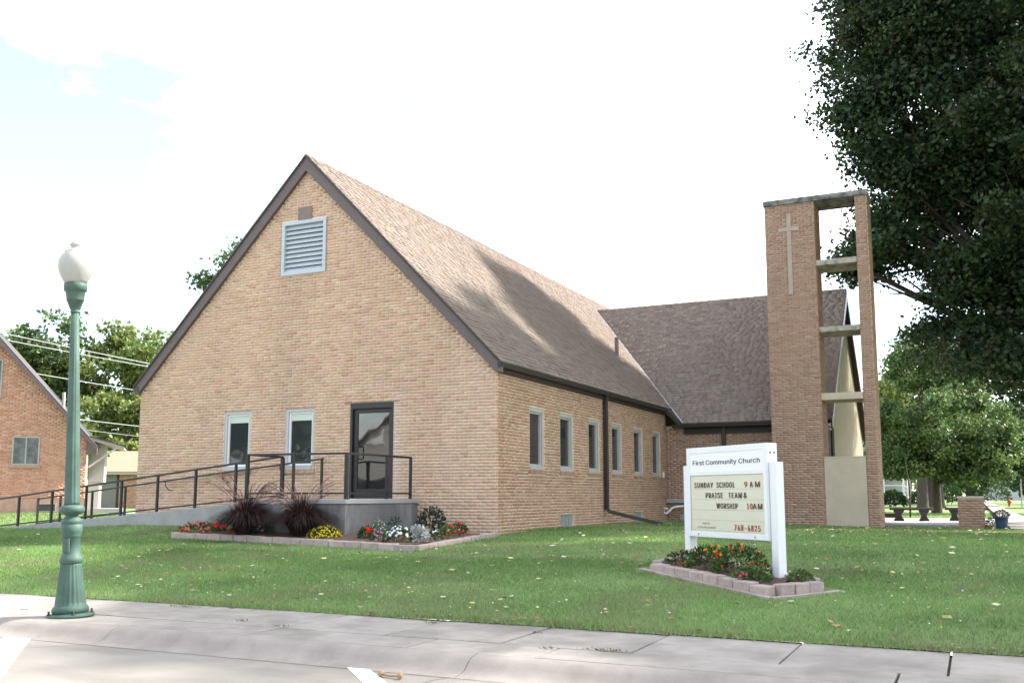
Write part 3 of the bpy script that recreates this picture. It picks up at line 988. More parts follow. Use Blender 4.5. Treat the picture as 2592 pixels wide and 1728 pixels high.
# ------------------------------------------------------------------ entrance platform and ramp
PX0, PX1, PY0 = -4.355, -1.887, -2.713
ramp = thing('entrance_ramp', 'grey concrete landing at the glass door with long ramp along the wall', 'ramp', (-4, -1.4, 0))
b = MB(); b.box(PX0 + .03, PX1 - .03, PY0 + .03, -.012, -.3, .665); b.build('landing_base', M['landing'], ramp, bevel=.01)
b = MB(); b.box(PX0, PX1, PY0, -.011, .666, .757); b.build('landing_slab', M['concrete_top'], ramp, bevel=.012)
def ramp_z(x):
    return .757 + (x - PX0) * .0835
xe = -13.3
b = MB(); b.prism([(PX0 - .002, -1.60, .75), (xe, -1.60, ramp_z(xe)), (xe, -1.60, -.4), (PX0 - .002, -1.60, -.4)], (0, .18, 0)); b.build('ramp_wall', M['concrete'], ramp, bevel=.01)
b = MB(); b.prism([(PX0 - .003, -1.415, .70), (xe, -1.415, ramp_z(xe) - .05), (xe, -1.415, -.4), (PX0 - .003, -1.415, -.4)], (0, 1.395, 0)); b.build('ramp_slab', M['concrete_top'], ramp)

# railings
def rail_tube(b, p, q, s=.042):
    b.bar(p, q, s, s)
lr = thing('landing_railing', 'black steel railing round the concrete landing at the door', 'railing', (-3, -2.7, .757))
ZT = 1.645
b = MB(); rail_tube(b, (PX0, PY0 + .05, ZT), (PX1 - .01, PY0 + .05, ZT - .012)); rail_tube(b, (PX1 - .03, PY0 + .07, ZT - .012), (PX1 - .03, -.30, ZT - .012)); rail_tube(b, (PX0 + .01, PY0 + .07, ZT), (PX0 + .01, -1.53, ZT))
b.build('top_rail', M['rail'], lr, bevel=.005)
b = MB(); s_ = .032
b.bar((PX0 + .05, PY0 + .05, .87), (PX1 - .06, PY0 + .05, .87), s_, s_); b.bar((PX1 - .03, PY0 + .08, .87), (PX1 - .03, -.33, .87), s_, s_)
b.bar((PX0 + .01, PY0 + .08, .87), (PX0 + .01, -1.57, .87), s_, s_)
b.build('bottom_rail', M['rail'], lr)
for (x, y, s_) in ((PX0 + .02, PY0 + .05, .062), (PX1 - .03, PY0 + .05, .062), (-3.18, PY0 + .05, .045), (PX0 + .01, -1.55, .066), (PX1 - .03, -1.25, .045), (PX1 - .03, -.32, .05)):
    b = MB(); b.box(x - s_ / 2, x + s_ / 2, y - s_ / 2, y + s_ / 2, .757, ZT - .02); b.build('post', M['rail'], lr)
nr = thing('ramp_railing', 'long black steel railing along the outer edge of the ramp', 'railing', (-8.8, -1.55, .4))
def nrz(x):
    return 1.645 + (x - PX0) * .1022
def nrb(x):
    return .83 + (x - PX0) * .0855
b = MB(); rail_tube(b, (PX0 - .04, -1.55, nrz(PX0)), (xe - .1, -1.55, nrz(xe - .1))); b.build('top_rail', M['rail'], nr, bevel=.005)
b = MB(); b.bar((PX0 - .04, -1.55, nrb(PX0)), (xe - .1, -1.55, nrb(xe - .1)), .032, .032); b.build('bottom_rail', M['rail'], nr)
for x in (-5.61, -6.75, -7.88, -9.0, -10.14, -11.29, -12.45, -13.35):
    b = MB(); b.box(x - .024, x + .024, -1.574, -1.526, ramp_z(x) - .02, nrz(x) - .015); b.build('post', M['rail'], nr)
fr = thing('wall_railing', 'black steel handrail on the wall side of the ramp, brackets to the brick', 'railing', (-9, -.15, .4))
def frz(x):
    return 1.655 + (x + 4.343) * .0995
b = MB(); rail_tube(b, (-4.31, -.15, frz(-4.31)), (-13.55, -.15, frz(-13.55)), .038); b.build('top_rail', M['rail'], fr, bevel=.005)
b = MB(); b.bar((-10.37, -.15, .40), (-13.5, -.15, .10), .03, .03); b.build('bottom_rail', M['rail'], fr)
for x in (-4.36, -10.38, -11.53, -12.68, -13.52):
    b = MB(); b.box(x - .022, x + .022, -.172, -.128, ramp_z(x) - .05, frz(x) - .015); b.build('post', M['rail'], fr)
for x in (-5.55, -7.25, -9.06):
    b = MB(); z = frz(x); b.tube([(x, -.15, z - .02), (x + .02, -.15, z - .12), (x + .07, -.09, z - .22), (x + .09, -.004, z - .23)], .012, 6); b.build('bracket', M['rail'], fr)

# ------------------------------------------------------------------ leaves and blades
def unit(n):
    v = RNG.normal(size=(n, 3)); return v / np.linalg.norm(v, axis=1, keepdims=True)

def leaf_quads(P, size, up=.3, aspect=.62, D=None):
    """rhombic leaves with a fold along the midrib: returns verts, tris"""
    n = len(P)
    d = unit(n) if D is None else D
    a = unit(n); s = np.cross(d, a); s /= np.linalg.norm(s, axis=1, keepdims=True) + 1e-9
    L = np.asarray(size).reshape(-1, 1) * RNG.uniform(.7, 1.25, (n, 1))
    Wd = L * aspect * .5
    nn = np.cross(d, s)
    v = np.empty((n, 4, 3))
    v[:, 0] = P
    v[:, 1] = P + d * L * .5 + s * Wd + nn * L * .08
    v[:, 2] = P + d * L
    v[:, 3] = P + d * L * .5 - s * Wd + nn * L * .08
    q = np.arange(n)[:, None] * 4 + np.array([[0, 1, 2, 3]])
    return v.reshape(-1, 3), q

def crown_points(lobes, n_clumps, per, spread, shell=.55):
    """lobes > boughs > clumps > leaves, so that the crown falls into separate leafy masses"""
    vol = np.array([l[3] * l[4] + l[4] * l[5] + l[3] * l[5] for l in lobes]); vol = vol / vol.sum()
    nb = max(len(lobes) * 3, n_clumps // 13)
    which = RNG.choice(len(lobes), nb, p=vol)
    Lb = np.array(lobes)[which]
    d = unit(nb)
    r = shell + (1.0 - shell) * RNG.random((nb, 1)) ** .6
    B = Lb[:, :3] + d * r * Lb[:, 3:6]
    bi = RNG.integers(0, nb, n_clumps)
    br = spread * RNG.uniform(1.6, 3.0, nb)
    dd = unit(n_clumps); dd[:, 2] = dd[:, 2] * .55 + .15
    C = B[bi] + dd * (br[bi] * RNG.random(n_clumps) ** .4)[:, None]
    P = np.repeat(C, per, axis=0) + RNG.normal(0, 1, (n_clumps * per, 3)) * np.array([spread, spread, spread * .55]) * .8
    ci = np.repeat(np.arange(n_clumps), per)
    return P, ci

def tree(name, label, base, lobes, trunk_r, n_clumps, per, spread, leaf, pal, group=None, mname='leaf', fork=.35, cat='tree', shell=.55, trunk_pts=None):
    root = thing(name, label, cat, base, group=group)
    P, ci = crown_points(lobes, n_clumps, per, spread, shell)
    v, q = leaf_quads(P, np.full(len(P), leaf))
    pc = np.array(pal)[RNG.integers(0, len(pal), n_clumps)] * RNG.normal(1, .16, (n_clumps, 1)).clip(.6, 1.5)
    c = pc[ci] * RNG.normal(1, .14, (len(P), 1)).clip(.5, 1.6)
    put('crown', np_mesh('crown', v, q, c), M[mname], root)
    b = MB(); bx, by, bz = base
    big = max(lobes, key=lambda l: l[3] * l[5])
    zc = bz + (min(l[2] - l[5] for l in lobes) - bz) * .9 + .4
    ft = Vector((bx + (big[0] - bx) * fork * .3, by + (big[1] - by) * fork * .3, max(zc, bz + .8)))
    top = Vector((big[0], big[1], big[2] + big[5] * .4))
    b.tube([(bx, by, bz - .3), (bx, by, bz + .15), Vector((bx, by, bz)).lerp(ft, .5), ft, ft.lerp(top, .5), top],
           [trunk_r * 1.5, trunk_r * 1.12, trunk_r, trunk_r * .85, trunk_r * .45, trunk_r * .08], 10)
    for l in lobes:
        e = Vector(l[:3])
        s0 = ft.lerp(top, random.uniform(0, .35))
        m_ = s0.lerp(e, .5) + Vector((random.uniform(-.3, .3), random.uniform(-.3, .3), random.uniform(0, .4)))
        b.tube([s0, m_, e], [trunk_r * .42, trunk_r * .24, trunk_r * .06], 7)
        for _ in range(5):
            d = Vector(unit(1)[0]); tip = e + Vector((d.x * l[3], d.y * l[4], d.z * l[5])) * .8
            b.tube([m_.lerp(e, random.uniform(.2, .9)), tip], [trunk_r * .13, trunk_r * .03], 5, cap=False)
    b.build('trunk', M['bark'], root)
    return root

G_BIG = [(.026, .058, .020), (.034, .070, .022), (.022, .046, .020), (.045, .078, .022), (.055, .062, .022)]
G_DARK = [(.035, .075, .022), (.045, .09, .025), (.03, .06, .022), (.06, .10, .025), (.04, .07, .03)]
G_MID = [(.065, .120, .034), (.085, .145, .038), (.05, .095, .03), (.11, .16, .042)]
G_LIGHT = [(.14, .19, .05), (.17, .215, .055), (.11, .165, .045), (.20, .23, .065)]

# the big tree behind the tower
tree('maple_tree', 'huge dark leafy tree towering behind the bell tower at the right', (13.2, 19.5, -.1),
     [(13.2, 19, 14.2, 6.6, 6.5, 7.6), (7.6, 17.6, 17.6, 2.7, 2.8, 2.8), (7.0, 17.4, 14.0, 2.1, 2.4, 1.9), (7.9, 17.6, 11.0, 2.3, 2.4, 1.6),
      (6.6, 17.3, 9.2, 1.5, 1.8, 1.0), (9.4, 17.6, 7.9, 2.3, 2.3, 1.7), (11.2, 17.0, 5.8, 2.0, 2.2, 1.9), (7.6, 18.2, 19.8, 2.2, 2.4, 1.8),
      (9.8, 17.4, 14.2, 2.6, 2.8, 3.2), (10.2, 17.2, 10.4, 2.3, 2.4, 2.2), (10.6, 17.6, 18.6, 3, 3, 3.2), (7.4, 17.2, 7.6, 1.2, 1.4, .7), (12.8, 17, 8.5, 2.6, 2.6, 3), (11.8, 14.2, 18.0, 3.2, 3.4, 3.2), (13.2, 12.0, 16.6, 2.6, 2.4, 2.8), (12.2, 12.3, 19.6, 2.4, 2.0, 1.8), (12.6, 13.6, 13.6, 2.2, 2.6, 3.2), (10.9, 16.6, 4.6, 1.5, 1.8, 1.5), (9.6, 16.9, 5.6, 1.3, 1.6, .9), (8.4, 17.2, 6.7, 1.1, 1.4, .8), (9.8, 19.6, 9.5, 2.6, 2.6, 2.6), (9.2, 21, 6.8, 2.0, 2.2, 1.9), (11.5, 21.5, 11.5, 3, 3, 3), (6.8, 17.5, 18.6, 1.7, 2, 2.6), (6.5, 17.3, 15.2, 1.4, 1.6, 1.2), (7.0, 17.4, 12.4, 1.4, 1.6, 1.0), (6.4, 17.4, 10.5, 1.1, 1.4, .8), (6.0, 17.3, 8.7, 1.1, 1.3, .6), (8.8, 17.4, 19.8, 2.2, 2.4, 1.8), (8.8, 17.4, 12.4, 1.8, 2, 1.6), (8.2, 17.3, 15.8, 1.6, 1.8, 1.3), (9.2, 16.9, 17.0, 2.0, 2, 1.8), (9.0, 17, 9.2, 1.6, 1.6, 1.2)],
     .55, 6600, 42, .38, .19, G_BIG, shell=.28)
# off to the right, shading the lawn
tree('street_tree', 'tall dense tree off the right edge shading the front lawn', (18.4, 3.8, -.2),
     [(18.2, 5.0, 13.5, 5.4, 4.9, 6.0), (18.4, 1.4, 10.8, 4.2, 3.2, 3.2), (18.6, -.3, 9.4, 2.8, 2.0, 2.0), (18.2, 10.0, 12, 4.6, 4.4, 4.6),
      (17.6, 6.6, 18.8, 3.6, 2.4, 2.4), (17.2, 9.8, 21.4, 3.2, 2.4, 2.4)], .5, 1800, 24, .6, .36, G_DARK, group='trees outside the picture', shell=.2)
# right background
tree('maple_tree', 'sunlit green maple behind the stone benches', (6.9, 42.5, -.1),
     [(7.2, 42, 5.6, 3.6, 3.2, 3.4), (5.2, 41.5, 4.2, 2.0, 2, 2.2), (9.6, 41.5, 4.6, 2.0, 2, 2.2), (7.6, 41, 2.6, 3.2, 2, 1.2), (10.3, 41.4, 2.6, 1.2, 1.4, 1.1), (6.4, 42, 8.2, 1.8, 1.8, 1.5), (5.2, 41, 2.6, 1.8, 1.6, 1.0), (8.8, 41.2, 1.9, 1.4, 1.4, .7)], .26, 1700, 28, .30, .21, [(.085, .145, .045), (.11, .175, .05), (.065, .115, .038), (.14, .195, .06)], shell=.3)
tree('background_tree', 'pale hazy tree rising behind the pillar of the tower', (5.0, 68, -.1),
     [(5.4, 68, 9.5, 4.5, 3.5, 5.0), (8.4, 69, 8, 3.2, 3, 4), (3, 68, 7, 2.6, 3, 3)], .4, 420, 22, .6, .42, G_LIGHT)
tree('background_tree', 'dark tree with broad trunk beyond the blue planter', (15.2, 78, -.1),
     [(15, 78, 8, 4.2, 4, 4.5), (12.6, 76, 4.8, 2.4, 2, 2.4)], .6, 420, 22, .55, .40, G_DARK)
tree('background_tree', 'far tree with thick grey trunk behind the sunlit maple', (5.6, 76, -.1),
     [(5.0, 77, 7, 4.5, 3, 3.2), (2.0, 76, 5.6, 2.4, 2, 2.2)], .75, 360, 22, .55, .42, G_DARK)
tree('background_tree', 'dense dark tree low behind the stone benches', (8.4, 100, -.1),
     [(8.2, 100, 6, 4.6, 3, 4.6), (5, 101, 5, 3, 3, 4)], .5, 420, 22, .6, .5, G_DARK)
tree('background_tree', 'distant tree at the end of the cross sidewalk', (8.6, 150, -.1),
     [(8.6, 150, 7.5, 5.5, 5, 5.5), (14, 152, 7, 4, 4, 5)], .4, 300, 20, .8, .65, G_MID)
tree('background_tree', 'tall tree far down the cross street, right of the sidewalk', (20, 118, -.1),
     [(20, 118, 7.5, 5.5, 5, 6.5), (15.5, 117, 5, 3.5, 3, 4)], .5, 380, 22, .8, .6, G_DARK)
# far wood closing the horizon
def far_wood():
    n = 5200
    th = RNG.uniform(R(-75), R(75), n); rr = RNG.uniform(300, 340, n)
    x = rr * np.sin(th) + 5; y = rr * np.cos(th) - 10
    h = 9 + 3 * value_noise(th * 40 + 20, rr * .02, 1.0, 4)
    P = np.stack([x, y, RNG.random(n) ** .8 * h], -1)
    v, q = leaf_quads(P, np.full(n, 4.2))
    c = np.array(G_MID)[RNG.integers(0, 4, n)] * RNG.normal(1, .2, (n, 1)).clip(.5, 1.5)
    o = put('far_wood', np_mesh('far_wood', v, q, c), M['leaf'], kind='stuff')
    o['label'] = 'hazy band of far trees along the horizon'; o['category'] = 'woods'
# left background
tree('shade_tree', 'dark round tree behind the red brick house, leftmost', (-57.5, 33, .1),
     [(-56.6, 33, 9.4, 3.0, 3, 4.6), (-59.6, 32, 9, 2.4, 2.4, 3.0), (-54.9, 33.5, 11.2, 2.4, 2.4, 3.0)], .4, 480, 24, .55, .42, [(.09, .14, .045), (.11, .165, .05), (.075, .12, .04)], group='trees left of the church')
tree('shade_tree', 'broad yellow-green tree between the brick house and the church', (-50.5, 36.5, .1),
     [(-50.3, 36.5, 9.6, 4.4, 4, 4.6), (-47.5, 37.5, 8.6, 3.4, 3, 4.6), (-53, 35.6, 10.4, 2.6, 3, 3.2), (-50, 36.2, 5, 3.6, 3, 2.6)], .45, 760, 26, .55, .42, G_LIGHT, group='trees left of the church')
tree('shade_tree', 'small light green tree above the garage roof', (-46.2, 31.5, .1),
     [(-46.6, 31.3, 5.6, 1.8, 2, 2.4), (-44.6, 32.4, 5.0, 1.8, 2, 2.2)], .2, 260, 24, .42, .34, G_LIGHT, group='trees left of the church')
tree('shade_tree', 'thin feathery tree showing above the left roof slope', (-21.0, 18.5, .1),
     [(-21.2, 16.6, 12.1, 1.1, 1.2, .9), (-22.3, 15.8, 10.2, .8, .9, .6), (-20.2, 17.4, 11.3, 1.6, 1.5, 1.8), (-19, 18.5, 9, 2.0, 2, 2.2)], .22, 300, 20, .32, .22, [(.10, .155, .06), (.125, .18, .065), (.08, .13, .05)], mname='leaf_dull', shell=.3, fork=.1)

# ------------------------------------------------------------------ neighbours
def framed(loc, ang):
    """local frame: x along the facade, y into the house, z up"""
    return loc, ang
# red brick house: facade runs along (cos a, sin a)
HA = R(45)
house = thing('brick_house', 'red brick house with steep gable and white trimmed windows at the left edge', 'house', (-20.763, 7.61, 0), HA, world=False)
HW, HS = 8.4, 1.13
HZ = 3.0; HR = HZ + HS * HW / 2
b = MB(); b.box(-HW + .01, -.008, .008, 9, -.3, HZ); b.prism([(-HW + .01, .008, HZ), (-.008, .008, HZ), (-HW / 2, .008, HR - .1)], (0, .25, 0))
hw = b.build('house_wall', M['mortar_house'], house)
class HouseBricks(BrickSet):
    pass
HWIN = (-2.50, -1.59, 1.94, 2.98)
HUP = (-3.95, -2.97, 4.45, 5.78)
def hrange(z):
    if z < HZ: return (-HW, 0)
    half = (HR - .12 - z) / HS
    return (max(-HW, -HW / 2 - half), min(0, -HW / 2 + half))
items = layout(-HW, 0, .74, HR - .15, [HWIN, HUP, (HWIN[0] - .05, HWIN[1] + .05, 1.84, 1.94)], hrange)
# bricks of the house in its own frame
cl = pal_pick(PAL_HOUSE, len(items))
cand = sorted([(-it[0] - abs(it[2] - 1.6) * .5, i) for i, it in enumerate(items) if it[4]], key=lambda q: -((items[q[1]][0])) + abs(items[q[1]][2] - 1.8) * 1.2)
sel = set(i for _, i in cand[:300]); sh = {}
rest = [i for i in range(len(items)) if i not in sel]
v, q = brick_boxes((0, 0, 0), (1, 0, 0), (0, -1, 0), [items[i] for i in rest])
put('brick_courses', np_mesh('brick_courses', v, q, np.repeat(cl[rest], 5, axis=0)), M['brick'], house, kind='stuff')
for i in sel:
    it = items[i]; h_ = round(it[3] - it[2], 3); key = (h_, random.randrange(14)); L = it[1] - it[0]
    if key not in sh:
        v, q = brick_boxes((0, 0, 0), (1, 0, 0), (0, -1, 0), [(-L / 2, L / 2, -h_ / 2, h_ / 2, True)])
        sh[key] = np_mesh('brick', v, q, np.repeat(cl[i:i + 1], 5, axis=0))
    put('brick', sh[key], M['brick'], hw, loc=((it[0] + it[1]) / 2, 0, (it[2] + it[3]) / 2))
b = MB(); b.box(-HW - .02, .02, -.02, .006, -.3, .735); b.build('foundation', M['foundation'], house)
def house_window(r, parent, split=True, depth=.0):
    x0, x1, z0, z1 = r; w = .05
    f = MB(); f.box(x0, x0 + w, -.02, .006, z0, z1); f.box(x1 - w, x1, -.02, .006, z0, z1); f.box(x0 + w, x1 - w, -.02, .006, z1 - w, z1); f.box(x0 + w, x1 - w, -.02, .006, z0, z0 + w)
    if split:
        f.box((x0 + x1) / 2 - .02, (x0 + x1) / 2 + .02, -.018, .005, z0 + w, z1 - w)
    o = f.build('window', M['frame_side'], parent)
    g = MB(); g.box(x0 + w, x1 - w, -.006, .004, z0 + w, z1 - w); g.build('pane', M['curtain'], o)
    s_ = MB(); s_.box(x0 - .06, x1 + .06, -.05, -.003, z0 - .1, z0 - .004); s_.build('sill', M['foundation'], o)
house_window(HWIN, house)
house_window(HUP, house, False)
g = MB(); g.box(-1.56, -.93, -.06, -.025, .26, .56); bw = g.build('basement_window', M['frame_side'], house)
g = MB(); g.box(-1.52, -.97, -.066, -.061, .29, .53); g.build('pane', M['pane'], bw)
b = MB()
hn = Vector((HS, 0, 1)).normalized()
slab_poly(b, [(.35, -.25, HZ - .35 * HS + .06), (.35, 9.2, HZ - .35 * HS + .06), (-HW / 2, 9.2, HR + .06), (-HW / 2, -.25, HR + .06)], hn, .1)
hn2 = Vector((-HS, 0, 1)).normalized()
slab_poly(b, [(-HW / 2, -.25, HR + .06), (-HW / 2, 9.2, HR + .06), (-HW - .35, 9.2, HZ - .35 * HS + .06), (-HW - .35, -.25, HZ - .35 * HS + .06)], hn2, .1)
b.build('house_roof', M['grey_roof'], house)
b = MB()
b.prism([(.36, -.26, HZ - .36 * HS), (-HW / 2, -.26, HR), (-HW / 2, -.26, HR - .2), (.36, -.26, HZ - .36 * HS - .14)], (0, -.03, 0))
b.prism([(.36, -.26, HZ - .36 * HS), (.36, -.26, HZ - .36 * HS - .25), (.02, -.26, HZ - .36 * HS - .25), (.02, -.26, HZ - .02)], (0, .27, 0))
b.build('rake_board', M['house_trim'], house)
b = MB(); b.tube([(-1.0, 1.2, HZ + 1.1), (-1.0, 1.2, HZ + 1.75)], .06, 8); b.build('roof_pipe', M['frame_grey'], house)
# side porch hood and white entry
b = MB(); b.box(.002, .55, 1.3, 2.9, 1.35, 2.85); b.box(.002, .40, 1.32, 2.88, .1, 1.34); b.build('entry_bay', M['white_siding'], house)
b = MB(); b.prism([(.0, .7, 3.05), (1.25, .7, 2.70), (1.25, .7, 2.60), (0, .7, 2.92)], (0, 2.4, 0)); hood = b.build('porch_hood', M['pink_trim'], house)
b = MB(); b.prism([(.0, .68, 3.09), (1.30, .68, 2.725), (1.30, .68, 2.705), (0, .68, 3.055)], (0, 2.45, 0)); b.build('hood_roof', M['grey_roof'], hood)
b = MB(); b.bar((.03, .75, 1.9), (1.0, .75, 2.66), .07, .07); b.build('hood_brace', M['frame_grey'], hood)
b = MB(); b.box(.01, 1.3, .9, 2.6, -.3, .35); b.box(1.302, 1.7, .9, 2.6, -.3, .18); b.build('porch_steps', M['concrete_top'], house)
b = MB(); b.box(-9.5, 4.2, -1.3, -.3, -.2, .20); b.build('house_path', M['concrete_top'], house)

# garage
GA = math.atan2(.5, .87)
gar = thing('garage', 'low tan roofed brick garage with grey door between house and church', 'garage', (-37.6, 24.35, 0), GA, world=False)
b = MB(); b.box(-6, 6, 0.01, 5, -.3, 2.25); gwl = b.build('garage_wall', M['mortar_house'], gar)
items = layout(-3.2, 3.2, .12, 2.2, [(-.72, .28, .1, 2.15), (1.45, 2.1, 1.05, 1.8)])
v, q = brick_boxes((0, 0, 0), (1, 0, 0), (0, -1, 0), items)
put('brick_courses', np_mesh('brick_courses', v, q, np.repeat(pal_pick(PAL_HOUSE, len(items)), 5, axis=0)), M['brick'], gar, kind='stuff')
b = MB(); b.box(-.70, .12, -.012, .008, .12, 2.12); dr = b.build('door', M['grey_door'], gar)
b = MB(); b.box(.125, .26, -.03, .008, .12, 2.14); b.build('door_jamb', M['timber'], dr)
b = MB(); b.box(1.47, 2.08, -.012, .008, 1.07, 1.78); gw_ = b.build('window', M['frame_side'], gar)
b = MB(); b.box(1.52, 2.03, -.018, -.013, 1.12, 1.73); b.build('pane', M['pane'], gw_)
b = MB()
slab_poly(b, [(-6.4, -.45, 2.28), (6.4, -.45, 2.28), (5.0, 2.5, 3.62), (-5.0, 2.5, 3.62)], Vector((0, -.41, .91)), .1)
slab_poly(b, [(-5.0, 2.5, 3.62), (5.0, 2.5, 3.62), (6.4, 5.45, 2.28), (-6.4, 5.45, 2.28)], Vector((0, .41, .91)), .1)
slab_poly(b, [(6.4, -.45, 2.28), (6.4, 5.45, 2.28), (5.0, 2.5, 3.62)], Vector((.69, 0, .72)), .08)
b.build('garage_roof', M['tan_roof'], gar)
b = MB(); b.box(-6.4, 6.4, -.48, -.44, 2.10, 2.24); b.build('eave_board', M['pink_trim'], gar)

far_wood()
# overhead wires
for i, (p, q, lab) in enumerate((((-34.88, 15.64, 8.92), (-29.53, 18.36, 7.70), 'topmost of the overhead wires left of the church'),
                                 ((-34.74, 15.76, 8.59), (-29.54, 18.38, 7.53), 'second overhead wire from the top left of the church'),
                                 ((-34.38, 16.14, 7.08), (-29.77, 18.45, 6.24), 'middle overhead wire crossing the trees left of the church'),
                                 ((-32.61, 17.31, 4.74), (-29.87, 18.66, 4.43), 'fourth overhead wire, above the garage roof'),
                                 ((-32.23, 17.57, 4.18), (-29.89, 18.72, 3.92), 'lowest thin overhead wire above the garage roof'))):
    p, q = Vector(p), Vector(q)
    a = p + (p - q) * (1.2 if i < 3 else .5); c = q + (q - p) * 1.6
    pts = []
    for k in range(13):
        tt = k / 12; z = -.10 * math.sin(math.pi * tt)
        pts.append(a.lerp(c, tt) + Vector((0, 0, z + .06)))
    b = MB(); b.tube(pts, .022 if i < 4 else .013, 5)
    tag(b.build('power_line', M['wire']), lab, 'wire', 'overhead wires')

# house far right with porch stairs
fh = thing('far_house', 'white house with porch stairs seen under the trees right of the tower', 'house', (1.0, 92, -.1))
b = MB(); b.box(-5, 2.6, 90, 99, -.3, 4.2); b.prism([(-5, 90, 4.2), (2.6, 90, 4.2), (-1.2, 90, 7)], (0, 9, 0)); b.build('house_wall', M['white_siding'], fh)
b = MB(); b.box(-1.5, 2.4, 87.6, 89.9, -.3, 1.0); b.build('porch', M['grey_siding'], fh)
for i in range(5):
    b = MB(); b.box(2.41 + i * .32, 2.72 + i * .32, 88.0, 89.6, -.3, .82 - i * .2); b.build('step', M['frame_grey'], fh)
b = MB(); b.bar((2.4, 87.95, 1.9), (4.1, 87.95, .75), .09, .09); b.bar((2.4, 87.95, 1.5), (4.1, 87.95, .35), .07, .07); b.bar((4.1, 87.95, .8), (4.1, 87.95, -.2), .12, .12); b.bar((-1.4, 87.7, 1.9), (2.4, 87.7, 1.9), .09, .09)
b.build('stair_rail', M['white_paint'], fh)
for x in (-1.4, .5, 2.35):
    b = MB(); b.box(x - .1, x + .1, 87.65, 87.85, 1.0, 3.6); b.build('porch_post', M['white_paint'], fh)
b = MB(); b.box(-1.8, 2.7, 87.3, 89.95, 3.6, 3.85); b.build('porch_roof', M['grey_roof'], fh)
b = MB(); b.box(-.6, .4, 89.9, 89.98, 1.1, 3.0); b.build('door', M['bronze'], fh)
fh2 = thing('far_house', 'tiny pale house at the far end of the cross sidewalk', 'house', (16, 250, 0))
b = MB(); b.box(11, 21, 250, 258, -.5, 5); b.build('house_wall', M['white_siding'], fh2)
b = MB(); b.prism([(10.5, 249.5, 5), (21.5, 249.5, 5), (16, 249.5, 8.5)], (0, 9, 0)); b.build('house_roof', M['pink_trim'], fh2)

# reflected across the street
ah = thing('street_house', 'grey sided gabled house across the street, mirrored in the glass door', 'house', (-24, -34, -.5))
AX0, AX1, AY = -25.3, -12.0, -31.0
AM = (AX0 + AX1) / 2; AZ = 3.7; AR = AZ + .66 * (AM - AX0)
b = MB(); b.box(AX0, AX1, AY - 9, AY, -.6, AZ); b.prism([(AX0, AY, AZ), (AX1, AY, AZ), (AM, AY, AR)], (0, -9, 0)); b.build('house_wall', M['grey_siding'], ah)
for i in range(26):
    z_ = 1.9 + i * .18
    hw_ = (AM - AX0) if z_ < AZ else (AR - z_ - .1) / .66
    if hw_ > .4:
        b = MB(); b.prism([(AM - hw_, AY + .001, z_), (AM - hw_, AY + .045, z_), (AM - hw_, AY + .01, z_ + .165), (AM - hw_, AY + .001, z_ + .165)], (2 * hw_, 0, 0)); b.build('siding_board', M['grey_siding'], ah)
b = MB()
for sgn in (1, -1):
    b.prism([(AM, AY + .7, AR + .30), (AM + sgn * 7.3, AY + .7, AR + .30 - .66 * 7.3), (AM + sgn * 7.3, AY + .7, AR + .1 - .66 * 7.3), (AM, AY + .7, AR + .1)], (0, -10, 0))
b.build('house_roof', M['grey_roof'], ah)
b = MB()
for sgn in (1, -1):
    b.prism([(AM, AY + .71, AR + .28), (AM + sgn * 7.3, AY + .71, AR + .28 - .66 * 7.3), (AM + sgn * 7.3, AY + .71, AR - .02 - .66 * 7.3), (AM, AY + .71, AR - .02)], (0, .05, 0))
b.build('barge_board', M['white_paint'], ah)
b = MB(); b.box(AX0 + .3, -20.5, AY + .02, AY + .08, -.5, 1.85); b.build('dark_reflection_panel', M['bronze'], ah)  # added dark panel that darkens the lower part of the door reflection
b = MB(); b.box(-24.0, -22.9, AY + .05, AY + .09, 3.9, 5.0); b.build('window', M['white_paint'], ah)
for i, (x, y, l) in enumerate(((-38, -37, 'tree beside the house across the street, mirrored in the church windows'), (-9, -36, 'tree across the street behind the viewer'))):
    tree('street_tree', l, (x, y, -.5), [(x, y, 7, 4.5, 4.5, 5), (x + 2.5, y + 1, 4.5, 3, 3, 2.5)], .4, 260, 18, .7, .6, G_DARK, group='trees outside the picture', shell=.2)

# ------------------------------------------------------------------ street lamp
lamp = thing('street_lamp', 'green cast-iron street lamp with white acorn globe at the kerb', 'street lamp', (-.114, -10.395, -.498), 0, world=False)
lamp.rotation_euler = (R(.9), R(-2.25), 0)
b = MB(); b.lathe([(.25, 0), (.252, .012), (.245, .028), (.20, .034), (.19, .04)], 40); base = b.build('base_plate', M['green_metal'], lamp)
for k in range(4):
    a = R(45 + 90 * k + 12)
    b = MB(); b.lathe([(.020, .0), (.020, .012), (.012, .013), (.012, .04), (.002, .042)], 8, (.218 * math.cos(a), .218 * math.sin(a), .03)); b.build('bolt', M['gutter'], base)
b = MB(); b.lathe([(.17, .035), (.188, .05), (.192, .075), (.185, .10), (.168, .118), (.163, .12), (.158, .16), (.150, .22), (.128, .40), (.110, .555), (.106, .57)], 96, flute=(.155, .56, 20, .05))
b.build('fluted_base', M['green_metal'], lamp)
b = MB(); b.lathe([(.105, .568), (.118, .585), (.123, .61), (.118, .635), (.104, .65), (.100, .672), (.094, .68), (.092, .86), (.098, .865), (.098, .88), (.104, .90), (.113, .925), (.114, .99), (.105, .997), (.105, 1.008), (.110, 1.015), (.110, 1.035), (.103, 1.055), (.085, 1.075), (.066, 1.09), (.066, 1.105), (.10, 1.115), (.125, 1.13), (.134, 1.155), (.131, 1.185), (.115, 1.205), (.09, 1.212), (.084, 1.215)], 48)
b.build('collar', M['green_metal'], lamp)
b = MB(); b.box(-.015, .075, -.1, -.085, .70, .85); b.box(.02, .07, -.106, -.101, .80, .83)
